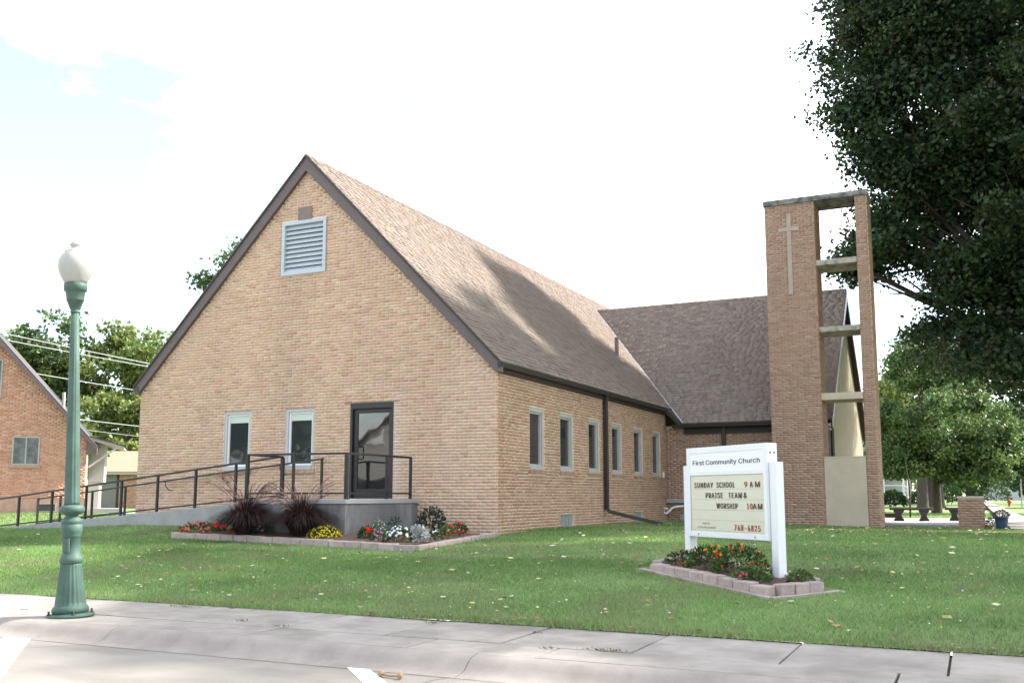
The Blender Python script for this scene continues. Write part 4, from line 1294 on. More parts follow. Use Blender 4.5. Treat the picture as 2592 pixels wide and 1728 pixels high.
b.build('access_plate', M['green_metal'], lamp, bevel=.004)
b = MB(); b.lathe([(.084, 1.21), (.082, 1.25), (.078, 1.6), (.060, 2.6), (.044, 3.40)], 72, flute=(1.24, 3.36, 12, .07)); b.build('shaft', M['green_metal'], lamp)
b = MB(); b.lathe([(.048, 3.395), (.052, 3.40), (.052, 3.415), (.046, 3.42), (.048, 3.43), (.056, 3.44), (.086, 3.53), (.094, 3.535), (.094, 3.55), (.104, 3.64), (.110, 3.645), (.122, 3.655), (.125, 3.70), (.122, 3.735), (.105, 3.737)], 40); b.build('lamp_cup', M['green_metal'], lamp)
b = MB(); b.lathe([(.110, 3.735), (.130, 3.765), (.160, 3.82), (.184, 3.88), (.194, 3.94), (.190, 3.99), (.172, 4.04), (.140, 4.085), (.125, 4.10), (.122, 4.115), (.10, 4.125), (.070, 4.14), (.056, 4.155), (.055, 4.17), (.068, 4.185), (.070, 4.195), (.058, 4.21), (.040, 4.235), (.022, 4.26), (.006, 4.265)], 40); b.build('globe', M['globe'], lamp)

# ------------------------------------------------------------------ church sign
SA = math.atan2(-.638, .77)
sign = thing('church_sign', 'white two-post church sign with changeable letter board in the brick planter', 'sign', (6.735, -5.88, -.252), SA, world=False)
zo = .252
def sx(a):
    return -a
X0, X1 = -1.872, -.160; Z0, Z1 = .26 + zo, 1.482 + zo
b = MB(); b.box(X0, X1, .012, .178, Z0, Z1); cab = b.build('cabinet', M['sign_white'], sign, bevel=.006)
# front frame, header panel, letter board
f = MB(); hz0, hz1 = 1.155 + zo, 1.40 + zo; lz0, lz1 = .336 + zo, 1.098 + zo; hx0, hx1 = -1.79, -.222
f.box(X0 + .004, hx0, -.004, .011, Z0 + .004, Z1 - .004); f.box(hx1, X1 - .004, -.004, .011, Z0 + .004, Z1 - .004)
f.box(hx0, hx1, -.004, .011, hz1, Z1 - .004); f.box(hx0, hx1, -.004, .011, lz1, hz0); f.box(hx0, hx1, -.004, .011, Z0 + .004, lz0)
f.build('face_frame', M['sign_white'], sign, bevel=.003)
b = MB(); b.box(hx0, hx1, .002, .011, hz0, hz1); b.build('header_panel', M['sign_face'], sign)
b = MB(); b.box(hx0, hx1, .003, .0115, lz0, lz1); lb = b.build('letter_board', M['sign_board'], sign)
for zz in (.908 + zo, .770 + zo, .630 + zo, .495 + zo, .356 + zo):
    b = MB(); b.box(hx0, hx1, .0005, .0028, zz - .004, zz + .004); b.build('letter_track', M['board_line'], lb)
b = MB(); b.box(hx0, hx0 + .01, -.003, .0025, lz0, lz1); b.box(hx0 + .01, hx1, -.003, .0025, lz1 - .008, lz1); b.build('board_gasket', M['frame_side'], lb)
FONT = None
try:
    import os
    FONT = bpy.data.fonts.load(os.path.join(bpy.utils.resource_path('LOCAL'), 'datafiles', 'fonts', 'Inter.woff2'))
except Exception:
    FONT = None
def text(name, s_, x, z, h, m, width=None, bold=0.0, yy=-.003, align='LEFT', parent=sign, depth=.002):
    cu = bpy.data.curves.new(name, 'FONT'); cu.body = s_; cu.size = 1.0; cu.extrude = 0.0; cu.offset = 0.0; cu.space_character = 1.22 if name == 'board_lettering' else 1.0; cu.resolution_u = 3
    if FONT is not None:
        cu.font = FONT
    to = bpy.data.objects.new('tmp_text', cu); COL.objects.link(to)
    dg = bpy.context.evaluated_depsgraph_get(); dg.update()
    me = bpy.data.meshes.new_from_object(to.evaluated_get(dg))
    bpy.data.objects.remove(to)
    n = len(me.vertices); co = np.empty(n * 3, np.float32); me.vertices.foreach_get('co', co); co = co.reshape(-1, 3)
    cap = .729
    sc_ = h / cap
    wd_ = co[:, 0].max() - co[:, 0].min()
    sxx = sc_ if width is None else width / wd_
    px = (co[:, 0] - co[:, 0].min()) * sxx + x
    o2 = np.stack([px, np.full(n, yy), co[:, 1] * sc_ + z], -1).astype(np.float32)
    me.vertices.foreach_set('co', o2.ravel()); me.update()
    fs_ = [tuple(p.vertices) for p in me.polygons]
    V_, F_ = [], []
    for k_ in range(3 if bold > 0 else 1):
        V_ += [(float(a_[0]) + (k_ - (1 if bold > 0 else 0)) * bold, float(a_[1]) - .0003 * k_, float(a_[2])) for a_ in o2]
        F_ += [tuple(i_ + k_ * n for i_ in f_) for f_ in fs_]
    me = bpy.data.meshes.new(name); me.from_pydata(V_, [], F_); me.update()
    return put(name, me, m, parent)
# row positions measured along the board (local x grows to the right)
for w_, x_, wd_ in (('First', -1.722, .262), ('Community', -1.420, .667), ('Church', -.707, .424)):
    text('header_lettering', w_, x_, 1.240 + zo, .088, M['ink_black'], wd_, .0022, -.0005)
hh_ = .102
for w_, x_, z_, wd_, m_ in (('SUNDAY', -1.690, .928, .428, 'ink_brown'), ('SCHOOL', -1.188, .928, .396, 'ink_brown'), ('9', -.600, .928, .064, 'ink_red'),
                            ('A', -.495, .928, .072, 'ink_brown'), ('M', -.385, .928, .096, 'ink_brown'),
                            ('PRAISE', -1.436, .790, .384, 'ink_brown'), ('TEAM', -.938, .790, .285, 'ink_brown'), ('&', -.618, .790, .065, 'ink_brown'),
                            ('WORSHIP', -1.200, .650, .452, 'ink_brown'), ('10', -.561, .650, .118, 'ink_red'), ('AM', -.442, .650, .188, 'ink_brown')):
    text('board_lettering', w_, x_, z_ + zo, hh_, M[m_], wd_ - .008, .004)
text('board_lettering', '768-6825', -.829, .372 + zo, .106, M['ink_red'], .519, .004)
text('small_lettering', 'PASTOR', -1.520, .436 + zo, .034, M['ink_brown'], .155, .0)
text('small_lettering', 'STEVE SPEECHINGER', -1.636, .382 + zo, .034, M['ink_brown'], .398, .0)
for nm, xx in (('post', -.152), ('post', -2.005)):
    b = MB(); b.box(xx, xx + .128, .035, .155, -.25, 1.24 + zo); b.build(nm, M['sign_white'], sign, bevel=.006)
b = MB(); b.box(-.158, -.152 + .10, .03, .165, 1.24 + zo + .002, 1.40 + zo)
for yy in (.065, .13):
    b = MB(); b.lathe([(.011, 0), (.011, .006)], 10); me = b.mesh('bolt')
    for vv in me.vertices:
        x_, y_, z_ = vv.co; vv.co = (X1 + z_ + .0005, yy + x_, 1.36 + zo + y_)
    put('bolt', me, M['ink_black'], sign)
for xx in (-1.62, -.42):
    b = MB(); b.box(xx, xx + .012, -.012, -.0045, .285 + zo, .31 + zo); b.build('latch', M['grille'], sign)
b = MB(); b.box(-2.07, -2.008, .05, .14, .08, .24); b.build('outlet_box', M['grille'], sign)

# ------------------------------------------------------------------ planter and beds
def blocks(root, path, L, h, t, mt, zf, zbase=-.12, skew=.02):
    """rough edging blocks laid end to end along a path; zf gives the ground height"""
    for (p, q) in zip(path[:-1], path[1:]):
        p, q = Vector((*p, 0)), Vector((*q, 0)); d = q - p; n = max(1, round(d.length / L)); d.normalize()
        st = (q - p).length / n
        for i in range(n):
            c = p + d * (i + .5) * st
            z = float(zf(c.x, c.y))
            hh = h * random.uniform(.92, 1.06)
            b = MB(); b.obox((0, 0, 0), (1, 0, 0), (0, 1, 0), (0, 0, 1), st / 2 - .004, t / 2 * random.uniform(.94, 1.03), (hh - zbase) / 2)
            me = b.mesh('block')
            for vv in me.vertices:
                vv.co += Vector((random.uniform(-.006, .006), random.uniform(-.006, .006), random.uniform(-.006, .006)))
            o = put('block', me, mt, root)
            o.location = (c.x, c.y, z + (hh + zbase) / 2)
            if root.name in WORLD_ROOTS:
                pass
            o.rotation_euler = (0, 0, math.atan2(d.y, d.x) + random.uniform(-skew, skew))
            bv = o.modifiers.new('bevel', 'BEVEL'); bv.width = .014; bv.segments = 2

Dv, Nv, Ov = np.array([-.77, .638]), np.array([-.638, -.77]), np.array([6.735, -5.88])
def P2(a, n):
    p = Ov + a * Dv + n * Nv
    return (float(p[0]), float(p[1]))
planter = thing('sign_planter', 'low planter of pinkish concrete blocks round the foot of the church sign', 'planter', (6.2, -5.6, -.25))
blocks(planter, [P2(1.80, .62), P2(-.58, .60)], .30, .115, .16, M['block'], ground_z)
blocks(planter, [P2(-.58, .52), P2(-.61, -.10)], .24, .125, .16, M['block'], ground_z)
blocks(planter, [P2(1.86, .54), P2(2.3, -.28)], .24, .115, .16, M['block'], ground_z)
blocks(planter, [P2(2.22, -.34), P2(-.46, -.16)], .30, .115, .16, M['block'], ground_z)
def soil(root, pts, zs, name='mulch'):
    b = MB(); b._add([(x, y, z) for (x, y), z in zip(pts, zs)], [tuple(range(len(pts)))]); return b.build(name, M['mulch'], root)
pts = [P2(1.78, .56), P2(-.56, .54), P2(-.6, -.2), P2(2.2, -.3)][::-1]
soil(planter, pts, [float(ground_z(*p)) + .075 for p in pts])
# mowing strip of thin pavers round the planter
for a0, a1, n0, n1 in ((2.0, -.80, .80, .78),):
    pass
strip_pts = [P2(1.95, .73), P2(-.72, .71), P2(-.78, -.24)]
b = MB()
for (p, q) in zip(strip_pts[:-1], strip_pts[1:]):
    p, q = Vector((*p, 0)), Vector((*q, 0)); d = (q - p); n = max(2, int(d.length / .3)); dn = d.normalized(); s_ = Vector((-dn.y, dn.x, 0)) * .05
    for i in range(n):
        a, c = p + d * (i / n), p + d * ((i + 1) / n - .004)
        za, zc = float(ground_z(a.x, a.y)) + .022, float(ground_z(c.x, c.y)) + .022
        mm = MB(); mm._add([(a + s_)[:2] + (za,) if False else (a.x + s_.x, a.y + s_.y, za), (c.x + s_.x, c.y + s_.y, zc), (c.x - s_.x, c.y - s_.y, zc), (a.x - s_.x, a.y - s_.y, za),
                          (a.x + s_.x, a.y + s_.y, za - .08), (c.x + s_.x, c.y + s_.y, zc - .08), (c.x - s_.x, c.y - s_.y, zc - .08), (a.x - s_.x, a.y - s_.y, za - .08)],
                         [(0, 3, 2, 1), (4, 5, 6, 7), (0, 1, 5, 4), (1, 2, 6, 5), (2, 3, 7, 6), (3, 0, 4, 7)])
        mm.build('edge_strip', M['block'], planter)

BED = [(-5.95, -2.95), (-3.3, -3.38), (-1.55, -3.62), (.38, -3.90), (.12, -.28)]
bed = thing('flower_bed', 'mulched flower bed edged with pinkish blocks before the landing', 'flower bed', (-2.5, -3, 0))
def bed_z(x, y):
    return float(np.interp(x, [-6, -3.3, -1.6, .3], [.0, -.02, -.05, -.09])) + (.07 if y > -1.5 else 0) * 0 + max(0, (y + 3.7)) * .028 * (1 if x > .0 else 0)
blocks(bed, BED, .36, .085, .15, M['block'], bed_z)
mp_ = [(-5.95, -2.88), (-3.3, -3.30), (-1.55, -3.54), (.28, -3.82), (.02, -.25), (-1.85, -.25), (-1.85, -2.75), (-4.38, -2.75), (-4.6, -2.2)]
mz = [.07, .05, .03, .0, .05, .09, .10, .12, .17]
b = MB(); b._add([(x, y, z) for (x, y), z in zip(mp_, mz)], [(0, 1, 7, 8), (1, 2, 6, 7), (2, 3, 4, 5, 6)]); b.build('mulch', M['mulch'], bed)

# flowers
def dome(n, c, rx, ry, h, low=.15):
    d = unit(n); d[:, 2] = np.abs(d[:, 2])
    r = RNG.uniform(.45, 1, (n, 1)) ** .5
    return np.array(c) + d * r * np.array([rx, ry, h * (1 - low)]) + [0, 0, h * low]

def bloom_mesh(col, r, kind='disc'):
    b = MB()
    rings = 2 if kind != 'disc' else 1
    for k in range(rings + 1):
        rr = r * (1 - .33 * k); n = 8
        b.cur = tuple(np.clip(np.array(col) * (1 + .14 * (k - .5)), 0, 1))
        vs = [(0, 0, r * (.18 + .22 * k))]
        for i in range(n * 2):
            a = math.pi * i / n + k * .3
            q_ = rr if i % 2 == 0 else rr * .72
            vs.append((q_ * math.cos(a), q_ * math.sin(a), r * (.25 * k + .12 * (i % 2))))
        b._add(vs, [(0, 1 + i, 1 + (i + 1) % (n * 2)) for i in range(n * 2)])
    return b.mesh('bloom')

def plant(name, label, pos, rx, h, leafcol, leaf, n, blooms=(), group=None, mname='leaf_dull', top=.85, bloom_h=1.0, cat='flower'):
    root = thing(name, label, cat, pos, group=group)
    P = dome(n, pos, rx, rx * .85, h * .9)
    d = P - np.array(pos) - [0, 0, h * .2]; d /= np.linalg.norm(d, axis=1, keepdims=True) + 1e-6
    d = d + .8 * unit(n); d /= np.linalg.norm(d, axis=1, keepdims=True)
    v, q = leaf_quads(P, np.full(n, leaf), D=d)
    c = np.array(leafcol)[RNG.integers(0, len(leafcol), n)] * RNG.normal(1, .2, (n, 1)).clip(.5, 1.6)
    put('foliage', np_mesh('foliage', v, q, c), M[mname], root)
    b = MB()
    for k in range(5):
        e = Vector(pos) + Vector((random.uniform(-.5, .5) * rx, random.uniform(-.5, .5) * rx, h * .6))
        b.tube([Vector(pos) - Vector((0, 0, .03)), e], [.006, .003], 4)
    b.build('stem', M['bark'], root)
    for (col, r, cnt, joined) in blooms:
        shp = bloom_mesh(col, r, 'full')
        dd = unit(cnt); dd[:, 2] = np.abs(dd[:, 2]) * .9 + .12
        dd /= np.linalg.norm(dd, axis=1, keepdims=True)
        pts_ = np.array(pos) + dd * np.array([rx * .98, rx * .86, h * bloom_h]) * RNG.uniform(.9, 1.06, (cnt, 1))
        if joined:
            co = np.array([vv.co for vv in shp.vertices]); tri = np.array([p.vertices[:] for p in shp.polygons])
            cc = np.array([list(shp.color_attributes['col'].data[p.loop_start].color)[:3] for p in shp.polygons])
            V_, Q_, C_ = [], [], []
            for i in range(cnt):
                qd = Vector(dd[i]).to_track_quat('Z', 'Y').to_matrix()
                mq = np.array(qd)
                V_.append(co @ mq.T * random.uniform(.75, 1.15) + pts_[i]); Q_.append(tri + i * len(co)); C_.append(cc * random.uniform(.8, 1.1))
            put('blooms', np_mesh('blooms', np.concatenate(V_), np.concatenate(Q_), np.concatenate(C_).clip(0, 1)), M['petal'], root, kind='stuff')
        else:
            for i in range(cnt):
                o = put('bloom', shp, M['petal'], root, loc=pts_[i])
                tilt = Vector(dd[i]) + Vector((random.uniform(-.3, .3), -.5 + random.uniform(-.3, .3), .2))
                o.rotation_euler = tilt.to_track_quat('Z', 'Y').to_euler()
                s_ = random.uniform(.75, 1.15); o.scale = (s_, s_, s_)
    return root

GR = [(.045, .09, .028), (.06, .115, .035), (.035, .07, .025)]
GRL = [(.09, .16, .05), (.12, .19, .06), (.07, .12, .04)]
plant('impatiens', 'low mound of coral pink flowers at the left tip of the bed', (-5.45, -2.74, .07), .46, .23, GR, .05, 500, [((.72, .22, .16), .026, 170, True)])
plant('geranium', 'red geranium beside the coral mound left of the fountain grass', (-4.82, -2.72, .09), .27, .28, GR, .075, 260, [((.75, .03, .02), .055, 9, False)], bloom_h=1.25)
plant('petunia', 'small purple flower plant between the two fountain grasses', (-3.72, -2.92, .05), .20, .27, GR, .06, 170, [((.50, .22, .42), .022, 34, True)])
plant('chrysanthemum', 'yellow chrysanthemum mound in front of the landing', (-2.05, -3.14, .02), .36, .25, GR, .04, 420, [((.72, .60, .03), .019, 260, True)])
plant('geranium', 'single red geranium in front of the landing corner', (-1.10, -3.14, .05), .16, .20, GR, .08, 150, [((.75, .03, .02), .052, 7, False)], bloom_h=1.15)
plant('petunia', 'tall pale lilac flowers against the concrete landing', (-.95, -2.98, .06), .18, .34, [(.12, .17, .09), (.16, .2, .13)], .05, 170, [((.62, .60, .68), .016, 60, True)])
plant('impatiens', 'pink flowers beside the white petunias', (-.68, -3.34, .02), .19, .21, GR, .045, 190, [((.62, .34, .42), .021, 70, True)])
plant('petunia', 'large clump of white petunias in the flower bed', (-.27, -3.40, .02), .28, .27, GR, .06, 330, [((.82, .82, .84), .034, 46, False)])
plant('dusty_miller', 'silver leaved dusty miller at the front of the bed', (.04, -3.22, .02), .17, .30, [(.42, .45, .44), (.52, .55, .54), (.36, .39, .37)], .07, 300)
plant('petunia', 'small white petunia nearest the right edge of the bed', (.03, -2.62, .03), .12, .16, GR, .05, 110, [((.82, .82, .84), .03, 12, False)])
plant('salvia', 'red flowered plant beside the dark shrub, left one', (-.10, -1.92, .05), .17, .25, GRL, .06, 190, [((.70, .04, .03), .03, 14, False)])
plant('salvia', 'red flowered plant by the church corner, right one', (-.22, -1.25, .06), .16, .28, GR, .06, 190, [((.70, .05, .04), .03, 13, False)])
# dark shrub
sh_root = plant('rose_bush', 'dark leggy rose bush at the right side of the landing', (-.66, -1.6, .10), .30, .55, [(.035, .055, .035), (.05, .075, .05), (.03, .045, .03)], .075, 420, cat='shrub')
plant('rose_bush', 'small sprig of dark leaves close against the landing wall', (-1.30, -1.9, .10), .16, .34, [(.035, .055, .035), (.05, .075, .05)], .06, 70, cat='shrub')

def fountain_grass(label, pos, rad, h, plume_h):
    root = thing('fountain_grass', label, 'ornamental grass', pos, group='purple fountain grasses in the bed')
    n = 2600
    V, F, C = [], [], []
    for i in range(n):
        a = random.uniform(0, 2 * math.pi); lean = random.random() ** .7
        L = h * random.uniform(.75, 1.15)
        d = Vector((math.cos(a), math.sin(a), 0)); w = random.uniform(.005, .010)
        b0 = Vector(pos) + d * random.uniform(0, .16)
        s_ = Vector((-d.y, d.x, 0))
        col = random.choice([(.034, .018, .021), (.024, .014, .016), (.05, .026, .028), (.034, .03, .019), (.065, .036, .034)])
        base = len(V)
        for k in range(5):
            t_ = k / 4
            p = b0 + d * (rad * lean * 1.15 * t_ ** 1.35) + Vector((0, 0, L * (t_ - (.18 + .62 * lean) * t_ ** 2.6)))
            ww = w * (1 - t_ * .85)
            V += [p - s_ * ww, p + s_ * ww]
        for k in range(4):
            F.append((base + 2 * k, base + 2 * k + 1, base + 2 * k + 3, base + 2 * k + 2)); C.append(col)
    put('blades', np_mesh('blades', np.array(V), np.array(F), np.array(C)), M['leaf_dull'], root, kind='stuff')
    for i in range(46):
        a = random.uniform(0, 2 * math.pi); lean = random.uniform(.25, 1.1)
        d = Vector((math.cos(a), math.sin(a), 0))
        L = plume_h * random.uniform(.70, 1.0)
        path = []
        p_ = Vector(pos); el = R(88 - 16 * lean); st_ = L * 1.12 / 12
        for k in range(13):
            path.append(p_.copy())
            p_ = p_ + (d * math.cos(el) + Vector((0, 0, math.sin(el)))) * st_
            el -= R((3.0 + 9.0 * (k / 12) ** 1.3) * (.45 + lean))
        b = MB(); b.cur = random.choice([(.24, .14, .13), (.31, .20, .17), (.19, .10, .10), (.38, .27, .22)])
        b.tube(path, [.0025] * 8 + [.004, .0085, .0095, .0075, .0015], 5)
        b.build('plume', M['petal'], root)
    return root
fountain_grass('left clump of dark purple fountain grass with pink plumes', (-4.02, -3.03, .03), .70, 1.0, 1.36)
fountain_grass('right clump of dark purple fountain grass against the landing', (-2.68, -3.03, .04), .70, 1.0, 1.28)

# plants of the sign planter
def PP(a, n):
    x, y = P2(a, n); return (x, y, float(ground_z(x, y)) + .06)
MG = [(.05, .10, .03), (.07, .13, .04), (.04, .08, .025)]
plant('zinnia', 'short red flowered plant at the left end of the sign planter', PP(1.72, .20), .24, .20, MG, .055, 260, [((.60, .08, .09), .022, 9, False)])
plant('zinnia', 'deep red bloom plant by the left sign post', PP(1.55, .05), .12, .24, MG, .05, 90, [((.62, .04, .05), .03, 4, False)])
plant('marigold', 'orange marigold under the left half of the sign', PP(1.03, .30), .30, .37, MG, .05, 560, [((.85, .32, .02), .028, 24, False)])
plant('marigold', 'rust red marigold under the middle of the sign', PP(.47, .22), .38, .42, MG, .05, 720, [((.52, .055, .018), .026, 36, False), ((.85, .30, .03), .024, 5, False)])
plant('zinnia', 'leafy low plant with few pink blooms before the right sign post', PP(.03, .38), .23, .21, GRL, .055, 380, [((.62, .12, .16), .024, 7, False), ((.8, .8, .8), .022, 3, False)])
plant('zinnia', 'small leafy plant right of the right sign post', PP(-.40, -.0), .15, .17, GRL, .06, 180, [((.62, .14, .12), .02, 4, False)])

# ------------------------------------------------------------------ right-hand plaza furniture
def bench(label, cx, cy, L, rz):
    root = thing('stone_bench', label, 'bench', (cx, cy, -.012), rz, group='stone benches on the paved corner', world=False)
    b = MB(); b.box(-L / 2, L / 2, -.19, .19, .36, .44); b.build('seat', M['stone_dark'], root, bevel=.015)
    for s_ in (-1, 1):
        b = MB(); xx = s_ * L * .29
        prof_ = [(.15, 0), (.16, .05), (.11, .10), (.085, .18), (.11, .26), (.155, .31), (.16, .359)]
        pts_ = [(xx + r_, 0, z_) for r_, z_ in prof_] + [(xx - r_, 0, z_) for r_, z_ in prof_[::-1]]
        b.prism([(p[0], -.15, p[2]) for p in pts_], (0, .30, 0)); b.build('leg', M['stone_dark'], root)
    return root
bench('dark stone bench nearest the bell tower', 6.95, 17.6, 1.36, 0)
bench('dark stone bench partly behind the brick pier', 8.65, 18.6, 1.36, 0)
pier_o = thing('brick_pier', 'low square brown brick pier right of the stone benches', 'pier', (8.83, 11.25, 0))
b = MB(); b.box(8.512, 9.138, 10.912, 11.53, -.3, .80); pw = b.build('core', M['mortar_grey'], pier_o)
pbk = BrickSet()
pbk.wall((0, 10.9, 0), (1, 0, 0), (0, -1, 0), layout(8.5, 9.15, -.12, .75), PAL_TOWER, pw)
pbk.wall((9.15, 0, 0), (0, 1, 0), (1, 0, 0), layout(10.912, 11.54, -.12, .75), PAL_TOWER, pw)
pbk.wall((8.5, 0, 0), (0, 1, 0), (-1, 0, 0), layout(10.912, 11.54, -.12, .75), PAL_TOWER, pw)
pbk.build(300, pier_o)
b = MB(); b.box(8.49, 9.16, 10.89, 11.55, .755, .815); b.build('coping', M['stucco'], pier_o, bevel=.01)
pot = thing('flower_pot', 'dark blue glazed pot with flowers beside the brick pier', 'pot', (9.53, 10.45, -.05))
b = MB(); b.lathe([(.118, 0), (.125, .02), (.15, .18), (.166, .30), (.18, .305), (.18, .345), (.165, .345), (.16, .30)], 28, (9.53, 10.45, -.05)); b.build('pot_body', M['pot_blue'], pot)
plant('petunia', 'white and pink flowers growing in the blue pot', (9.53, 10.45, .27), .20, .20, [(.07, .09, .05), (.10, .11, .06)], .05, 260, [((.60, .50, .50), .02, 46, True)], bloom_h=1.0)
plant('petunia', 'trailing greenery on the left of the blue pot', (9.28, 10.55, -.03), .13, .32, [(.08, .13, .05), (.12, .14, .06)], .06, 120)
plant('chrysanthemum', 'small orange flowers at the foot of the brick pier', (9.24, 10.42, -.05), .12, .09, [(.12, .10, .04)], .04, 90, [((.60, .28, .04), .018, 44, True)])
b = MB(); b.box(5.2, 6.2, 23.6, 23.85, -.1, .14); tag(b.build('landscape_timber', M['timber']), 'dark timber edging log behind the stone bench', 'timber')
hyd = thing('fire_hydrant', 'orange red fire hydrant in the far grass on the right', 'hydrant', (11.6, 80, -.08))
b = MB(); b.lathe([(.16, 0), (.16, .05), (.11, .06), (.11, .45), (.15, .47), (.15, .50), (.12, .52), (.10, .60), (.05, .67), (.03, .72)], 16, (11.6, 80, -.08)); b.build('barrel', M['hydrant'], hyd)
for s_ in (-1, 1):
    b = MB(); b.tube([(11.6 + s_ * .08, 80, .28), (11.6 + s_ * .2, 80, .28)], .06, 8); b.build('nozzle', M['hydrant'], hyd)
sp = thing('sign_post', 'thin pale street sign post beside the far tree', 'post', (12.6, 80, -.08))
b = MB(); b.tube([(12.6, 80, -.2), (12.6, 80, 3.0)], .06, 8); b.build('pole', M['frame_grey'], sp)
b = MB(); b.box(12.3, 12.9, 79.92, 79.94, 2.4, 3.0); b.build('sign_plate', M['green_metal'], sp)
for (x, y, r_, l) in ((6.3, 88, 1.6, 'dark shrub behind the trunk of the sunlit maple'), (8.0, 96, 2.0, 'dark shrub between the maple and the brick pier'), (2.6, 70, 1.0, 'small dark shrub close right of the tower foot'), (4.3, 84, 1.2, 'round dark shrub by the far house stairs'), (11.0, 120, 2.0, 'low dark shrub under the distant trees')):
    plant('shrub', l, (x, y, -.1), r_, r_ * 1.5, G_DARK, .3, 700, cat='shrub')
# young sapling by the benches
sap = thing('sapling', 'thin young tree trunk behind the stone bench', 'tree', (6.2, 30, -.1))
b = MB(); b.tube([(6.2, 30, -.2), (6.22, 30, 1.2), (6.1, 30, 2.4)], [.05, .04, .02], 7); b.build('trunk', M['bark'], sap)

# twig on the road
tw = thing('twig', 'bone shaped piece of wood lying on the road by the kerb', 'twig', (4.65, -11.35, -.625))
b = MB(); b.tube([(4.56, -11.34, -.605), (4.64, -11.36, -.612), (4.74, -11.37, -.605)], [.012, .010, .012], 7)
for p in ((4.55, -11.33, -.603), (4.56, -11.36, -.603), (4.75, -11.36, -.60), (4.76, -11.385, -.602)):
    b.lathe([(.004, -.022), (.016, -.015), (.024, 0), (.018, .014), (.004, .024)], 8, p)
b.build('wood', M['twig'], tw)

# ------------------------------------------------------------------ grass, litter
def in_poly(x, y, poly):
    r = np.zeros(len(x), bool); n = len(poly)
    for i in range(n):
        x0, y0 = poly[i]; x1, y1 = poly[(i + 1) % n]
        cnd = ((y0 > y) != (y1 > y)) & (x < (x1 - x0) * (y - y0) / (y1 - y0 + 1e-12) + x0)
        r ^= cnd
    return r
PLANT_POLY = [P2(2.1, .80), P2(-.80, .78), P2(-.84, -.34), P2(2.4, -.42)]
def free(x, y):
    ok = ~((x > -W) & (x < .02) & (y > -.05))
    ok &= ~((x > 0) & (x < 5.1) & (y > WY - .02) & (y < 23))
    ok &= ~((x > TX0) & (x < TX3) & (y > TY0) & (y < TY1))
    ok &= ~((x > PX0) & (x < PX1) & (y > PY0))
    ok &= ~((x > xe) & (x < PX0) & (y > -1.62) & (y < .0))
    ok &= ~in_poly(x, y, [(-6.0, -2.8)] + [(a, b - .1) for a, b in BED[:4]] + [(.2, -.2), (-4.5, -2.2)])
    ok &= ~in_poly(x, y, PLANT_POLY)
    ok &= ~((x > 9.7) & (x < 10.8) & (y > 10.1))
    ok &= ~((x > 5.55) & (x < 9.75) & (y > 13.1) & (y < 22.5))
    ok &= ~((x > 8.5) & (x < 9.15) & (y > 10.9) & (y < 11.5))
    return ok
def scatter(n, x0, x1, y0, y1):
    x = RNG.uniform(x0, x1, n); y = RNG.uniform(y0, y1, n); k = free(x, y)
    return x[k], y[k]

def grass(regions):
    V, Q, C = [], [], []; base = 0
    for (n, x0, x1, y0, y1, hmin, hmax, w) in regions:
        x, y = scatter(n, x0, x1, y0, y1)
        m = len(x)
        dens = .35 + .65 * value_noise(x, y, 1.1, 3)
        keep = RNG.random(m) < dens + .2
        x, y = x[keep], y[keep]; m = len(x)
        z = ground_z(x, y) - .005
        h = RNG.uniform(hmin, hmax, m) * (.55 + .55 * value_noise(x, y, .8, 5) + .45 * value_noise(x, y, 2.6, 6))
        edge = np.clip((y + 8.95) / .12, .5, 1); 
        a = RNG.uniform(0, 2 * np.pi, m); lean = RNG.uniform(.15, 1.1, m) * h
        ww = w * RNG.uniform(.6, 1.3, m)
        dx, dy = np.cos(a), np.sin(a)
        phi = RNG.uniform(0, 2 * np.pi, m)
        sxv, syv = np.cos(phi) * ww, np.sin(phi) * ww
        P = np.empty((m, 3, 3))
        P[:, 0] = np.stack([x - sxv, y - syv, z], -1); P[:, 1] = np.stack([x + sxv, y + syv, z], -1)
        P[:, 2] = np.stack([x + dx * lean, y + dy * lean, z + h], -1)
        V.append(P.reshape(-1, 3)); Q.append(np.arange(m * 3).reshape(-1, 3) + base); base += m * 3
        pal = np.array([(.165, .280, .088), (.20, .312, .10), (.128, .228, .072), (.25, .32, .125), (.34, .32, .18)])
        ci = RNG.choice(5, m, p=[.33, .28, .24, .11, .04])
        tone = (.62 + .50 * value_noise(x, y, .45, 9) + .28 * value_noise(x + 7, y * 2.2, .9, 12))[:, None]
        dry = (value_noise(x, y, .9, 21) * .7 + value_noise(x, y, 3.1, 22) * .3 > .60) | ((y < -8.55) & (RNG.random(m) < .35))
        c = pal[ci] * tone * RNG.normal(1, .14, (m, 1)).clip(.6, 1.5)
        c[dry] = c[dry] * .6 + np.array((.26, .235, .14)) * .4
        C.append(c)
    me = np_mesh('grass', np.concatenate(V), np.concatenate(Q), np.concatenate(C))
    o = put('grass', me, M['grass'], kind='stuff')
    o['label'] = 'short mown green grass of the church lawn'; o['category'] = 'grass'
grass([(9000, -8, 12, -9.04, -8.80, .03, .085, .005), (190000, -8, 12, -8.97, -4.5, .025, .06, .0045), (170000, -15, 11, -6.0, 1.0, .025, .06, .006),
       (60000, -16, -4, -9, -2, .025, .06, .007), (90000, 0, 14, 0, 13, .03, .065, .010), (30000, -22, -10, -2, 8, .03, .07, .014), (40000, 2, 16, 12, 45, .03, .07, .02), (26000, 11, 24, -9, 14, .03, .065, .012), (14000, -30, -15, -9, 2, .03, .065, .014)])

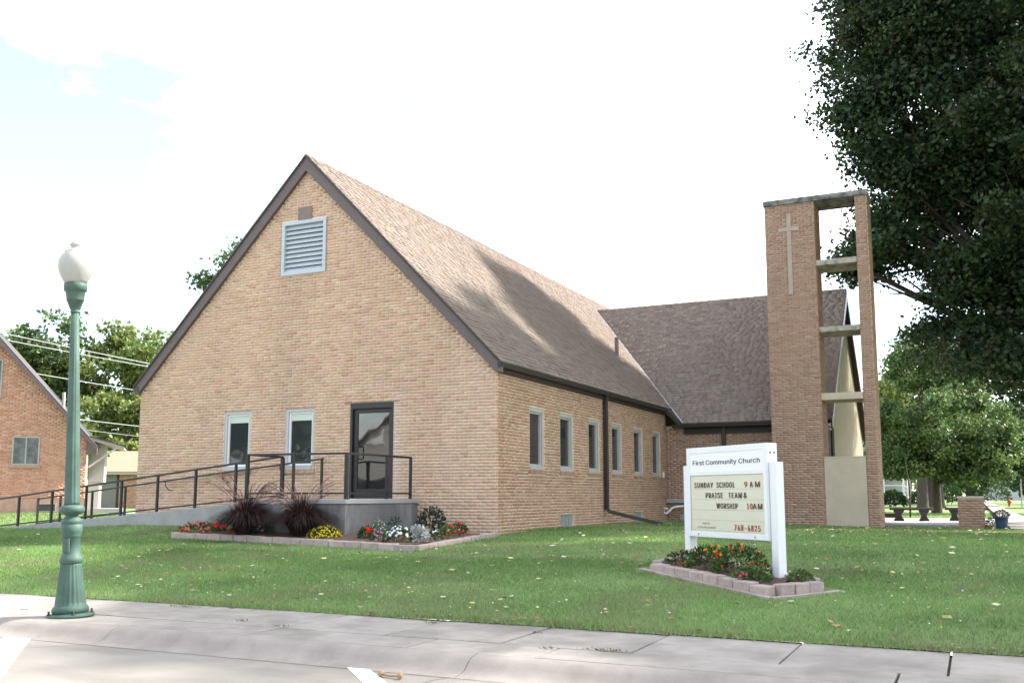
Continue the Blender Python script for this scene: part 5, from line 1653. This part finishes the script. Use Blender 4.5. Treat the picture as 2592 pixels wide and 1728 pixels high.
def litter(name, label, cat, n, size, pal, boxes, lift=.045, flat=.35):
    X, Y = [], []
    for (f, x0, x1, y0, y1) in boxes:
        x, y = scatter(int(n * f), x0, x1, y0, y1); X.append(x); Y.append(y)
    x = np.concatenate(X); y = np.concatenate(Y); m = len(x)
    P = np.stack([x, y, ground_z(x, y) + lift + RNG.uniform(-.012, .012, m)], -1)
    D = unit(m); D[:, 2] *= flat; D /= np.linalg.norm(D, axis=1, keepdims=True)
    v, q = leaf_quads(P, RNG.uniform(.5, 1.3, m) * size, D=D, aspect=.8)
    # lay the blades nearly flat
    v = v.reshape(-1, 4, 3); mean = v[:, :, 2].mean(1, keepdims=True); v[:, :, 2] = mean + (v[:, :, 2] - mean) * flat
    c = np.array(pal)[RNG.integers(0, len(pal), m)] * RNG.normal(1, .15, (m, 1)).clip(.6, 1.3)
    o = put(name, np_mesh(name, v.reshape(-1, 3), q, c.clip(0, .9)), M['litter'], kind='stuff')
    o['label'] = label; o['category'] = cat
litter('fallen_leaves', 'pale yellow and tan fallen leaves scattered on the lawn', 'leaves', 900, .085,
       [(.50, .42, .20), (.55, .50, .30), (.42, .28, .14), (.34, .17, .09), (.58, .55, .40), (.45, .46, .18)],
       [(.55, 1, 10, -5, 11), (.25, -3, 10, -8.6, -4), (.12, -12, 0, -8.5, -2), (.25, 3, 10, 3, 11)])
litter('clover_flowers', 'tiny white clover heads dotting the front lawn', 'clover', 420, .022, [(.75, .75, .70), (.70, .72, .62), (.8, .8, .8), (.75, .65, .1)],
       [(.5, -3, 5, -8.6, -6.6), (.25, -6, 3, -7, -4), (.12, 4, 9, -8.5, -7), (.2, 8, 10, -7, -4)], lift=.05, flat=.7)
litter('edge_leaves', 'dry brown leaves lying along the edge of the sidewalk', 'leaves', 130, .06, [(.30, .17, .09), (.36, .24, .13), (.40, .32, .18)],
       [(.6, 3, 10, -9.0, -8.75), (.4, -4, 3, -9.0, -8.75)], lift=.03)
# weeds in the paving joints
def weeds():
    P = []
    for (x, y, n, r) in ((6.02, -10.15, 46, .09), (2.55, -10.1, 26, .08), (.35, -9.2, 26, .10), (3.78, -9.2, 16, .03), (5.06, -9.4, 14, .03), (5.55, -10.25, 14, .04), (1.0, -9.05, 18, .035), (1.9, -9.95, 14, .08)):
        for _ in range(n):
            P.append((x + random.gauss(0, r), y + random.gauss(0, .018), -.495))
    P = np.array(P); D = unit(len(P)); D[:, 2] = np.abs(D[:, 2]) + .15; D /= np.linalg.norm(D, axis=1, keepdims=True)
    v, q = leaf_quads(P, np.full(len(P), .03), D=D, aspect=.4)
    c = np.array([(.20, .22, .11), (.26, .22, .13), (.18, .15, .10)])[RNG.integers(0, 3, len(P))]
    o = put('joint_weeds', np_mesh('joint_weeds', v, q, c), M['leaf_dull'], kind='stuff')
    o['label'] = 'small weeds growing in the joints of the sidewalk'; o['category'] = 'weeds'
weeds()
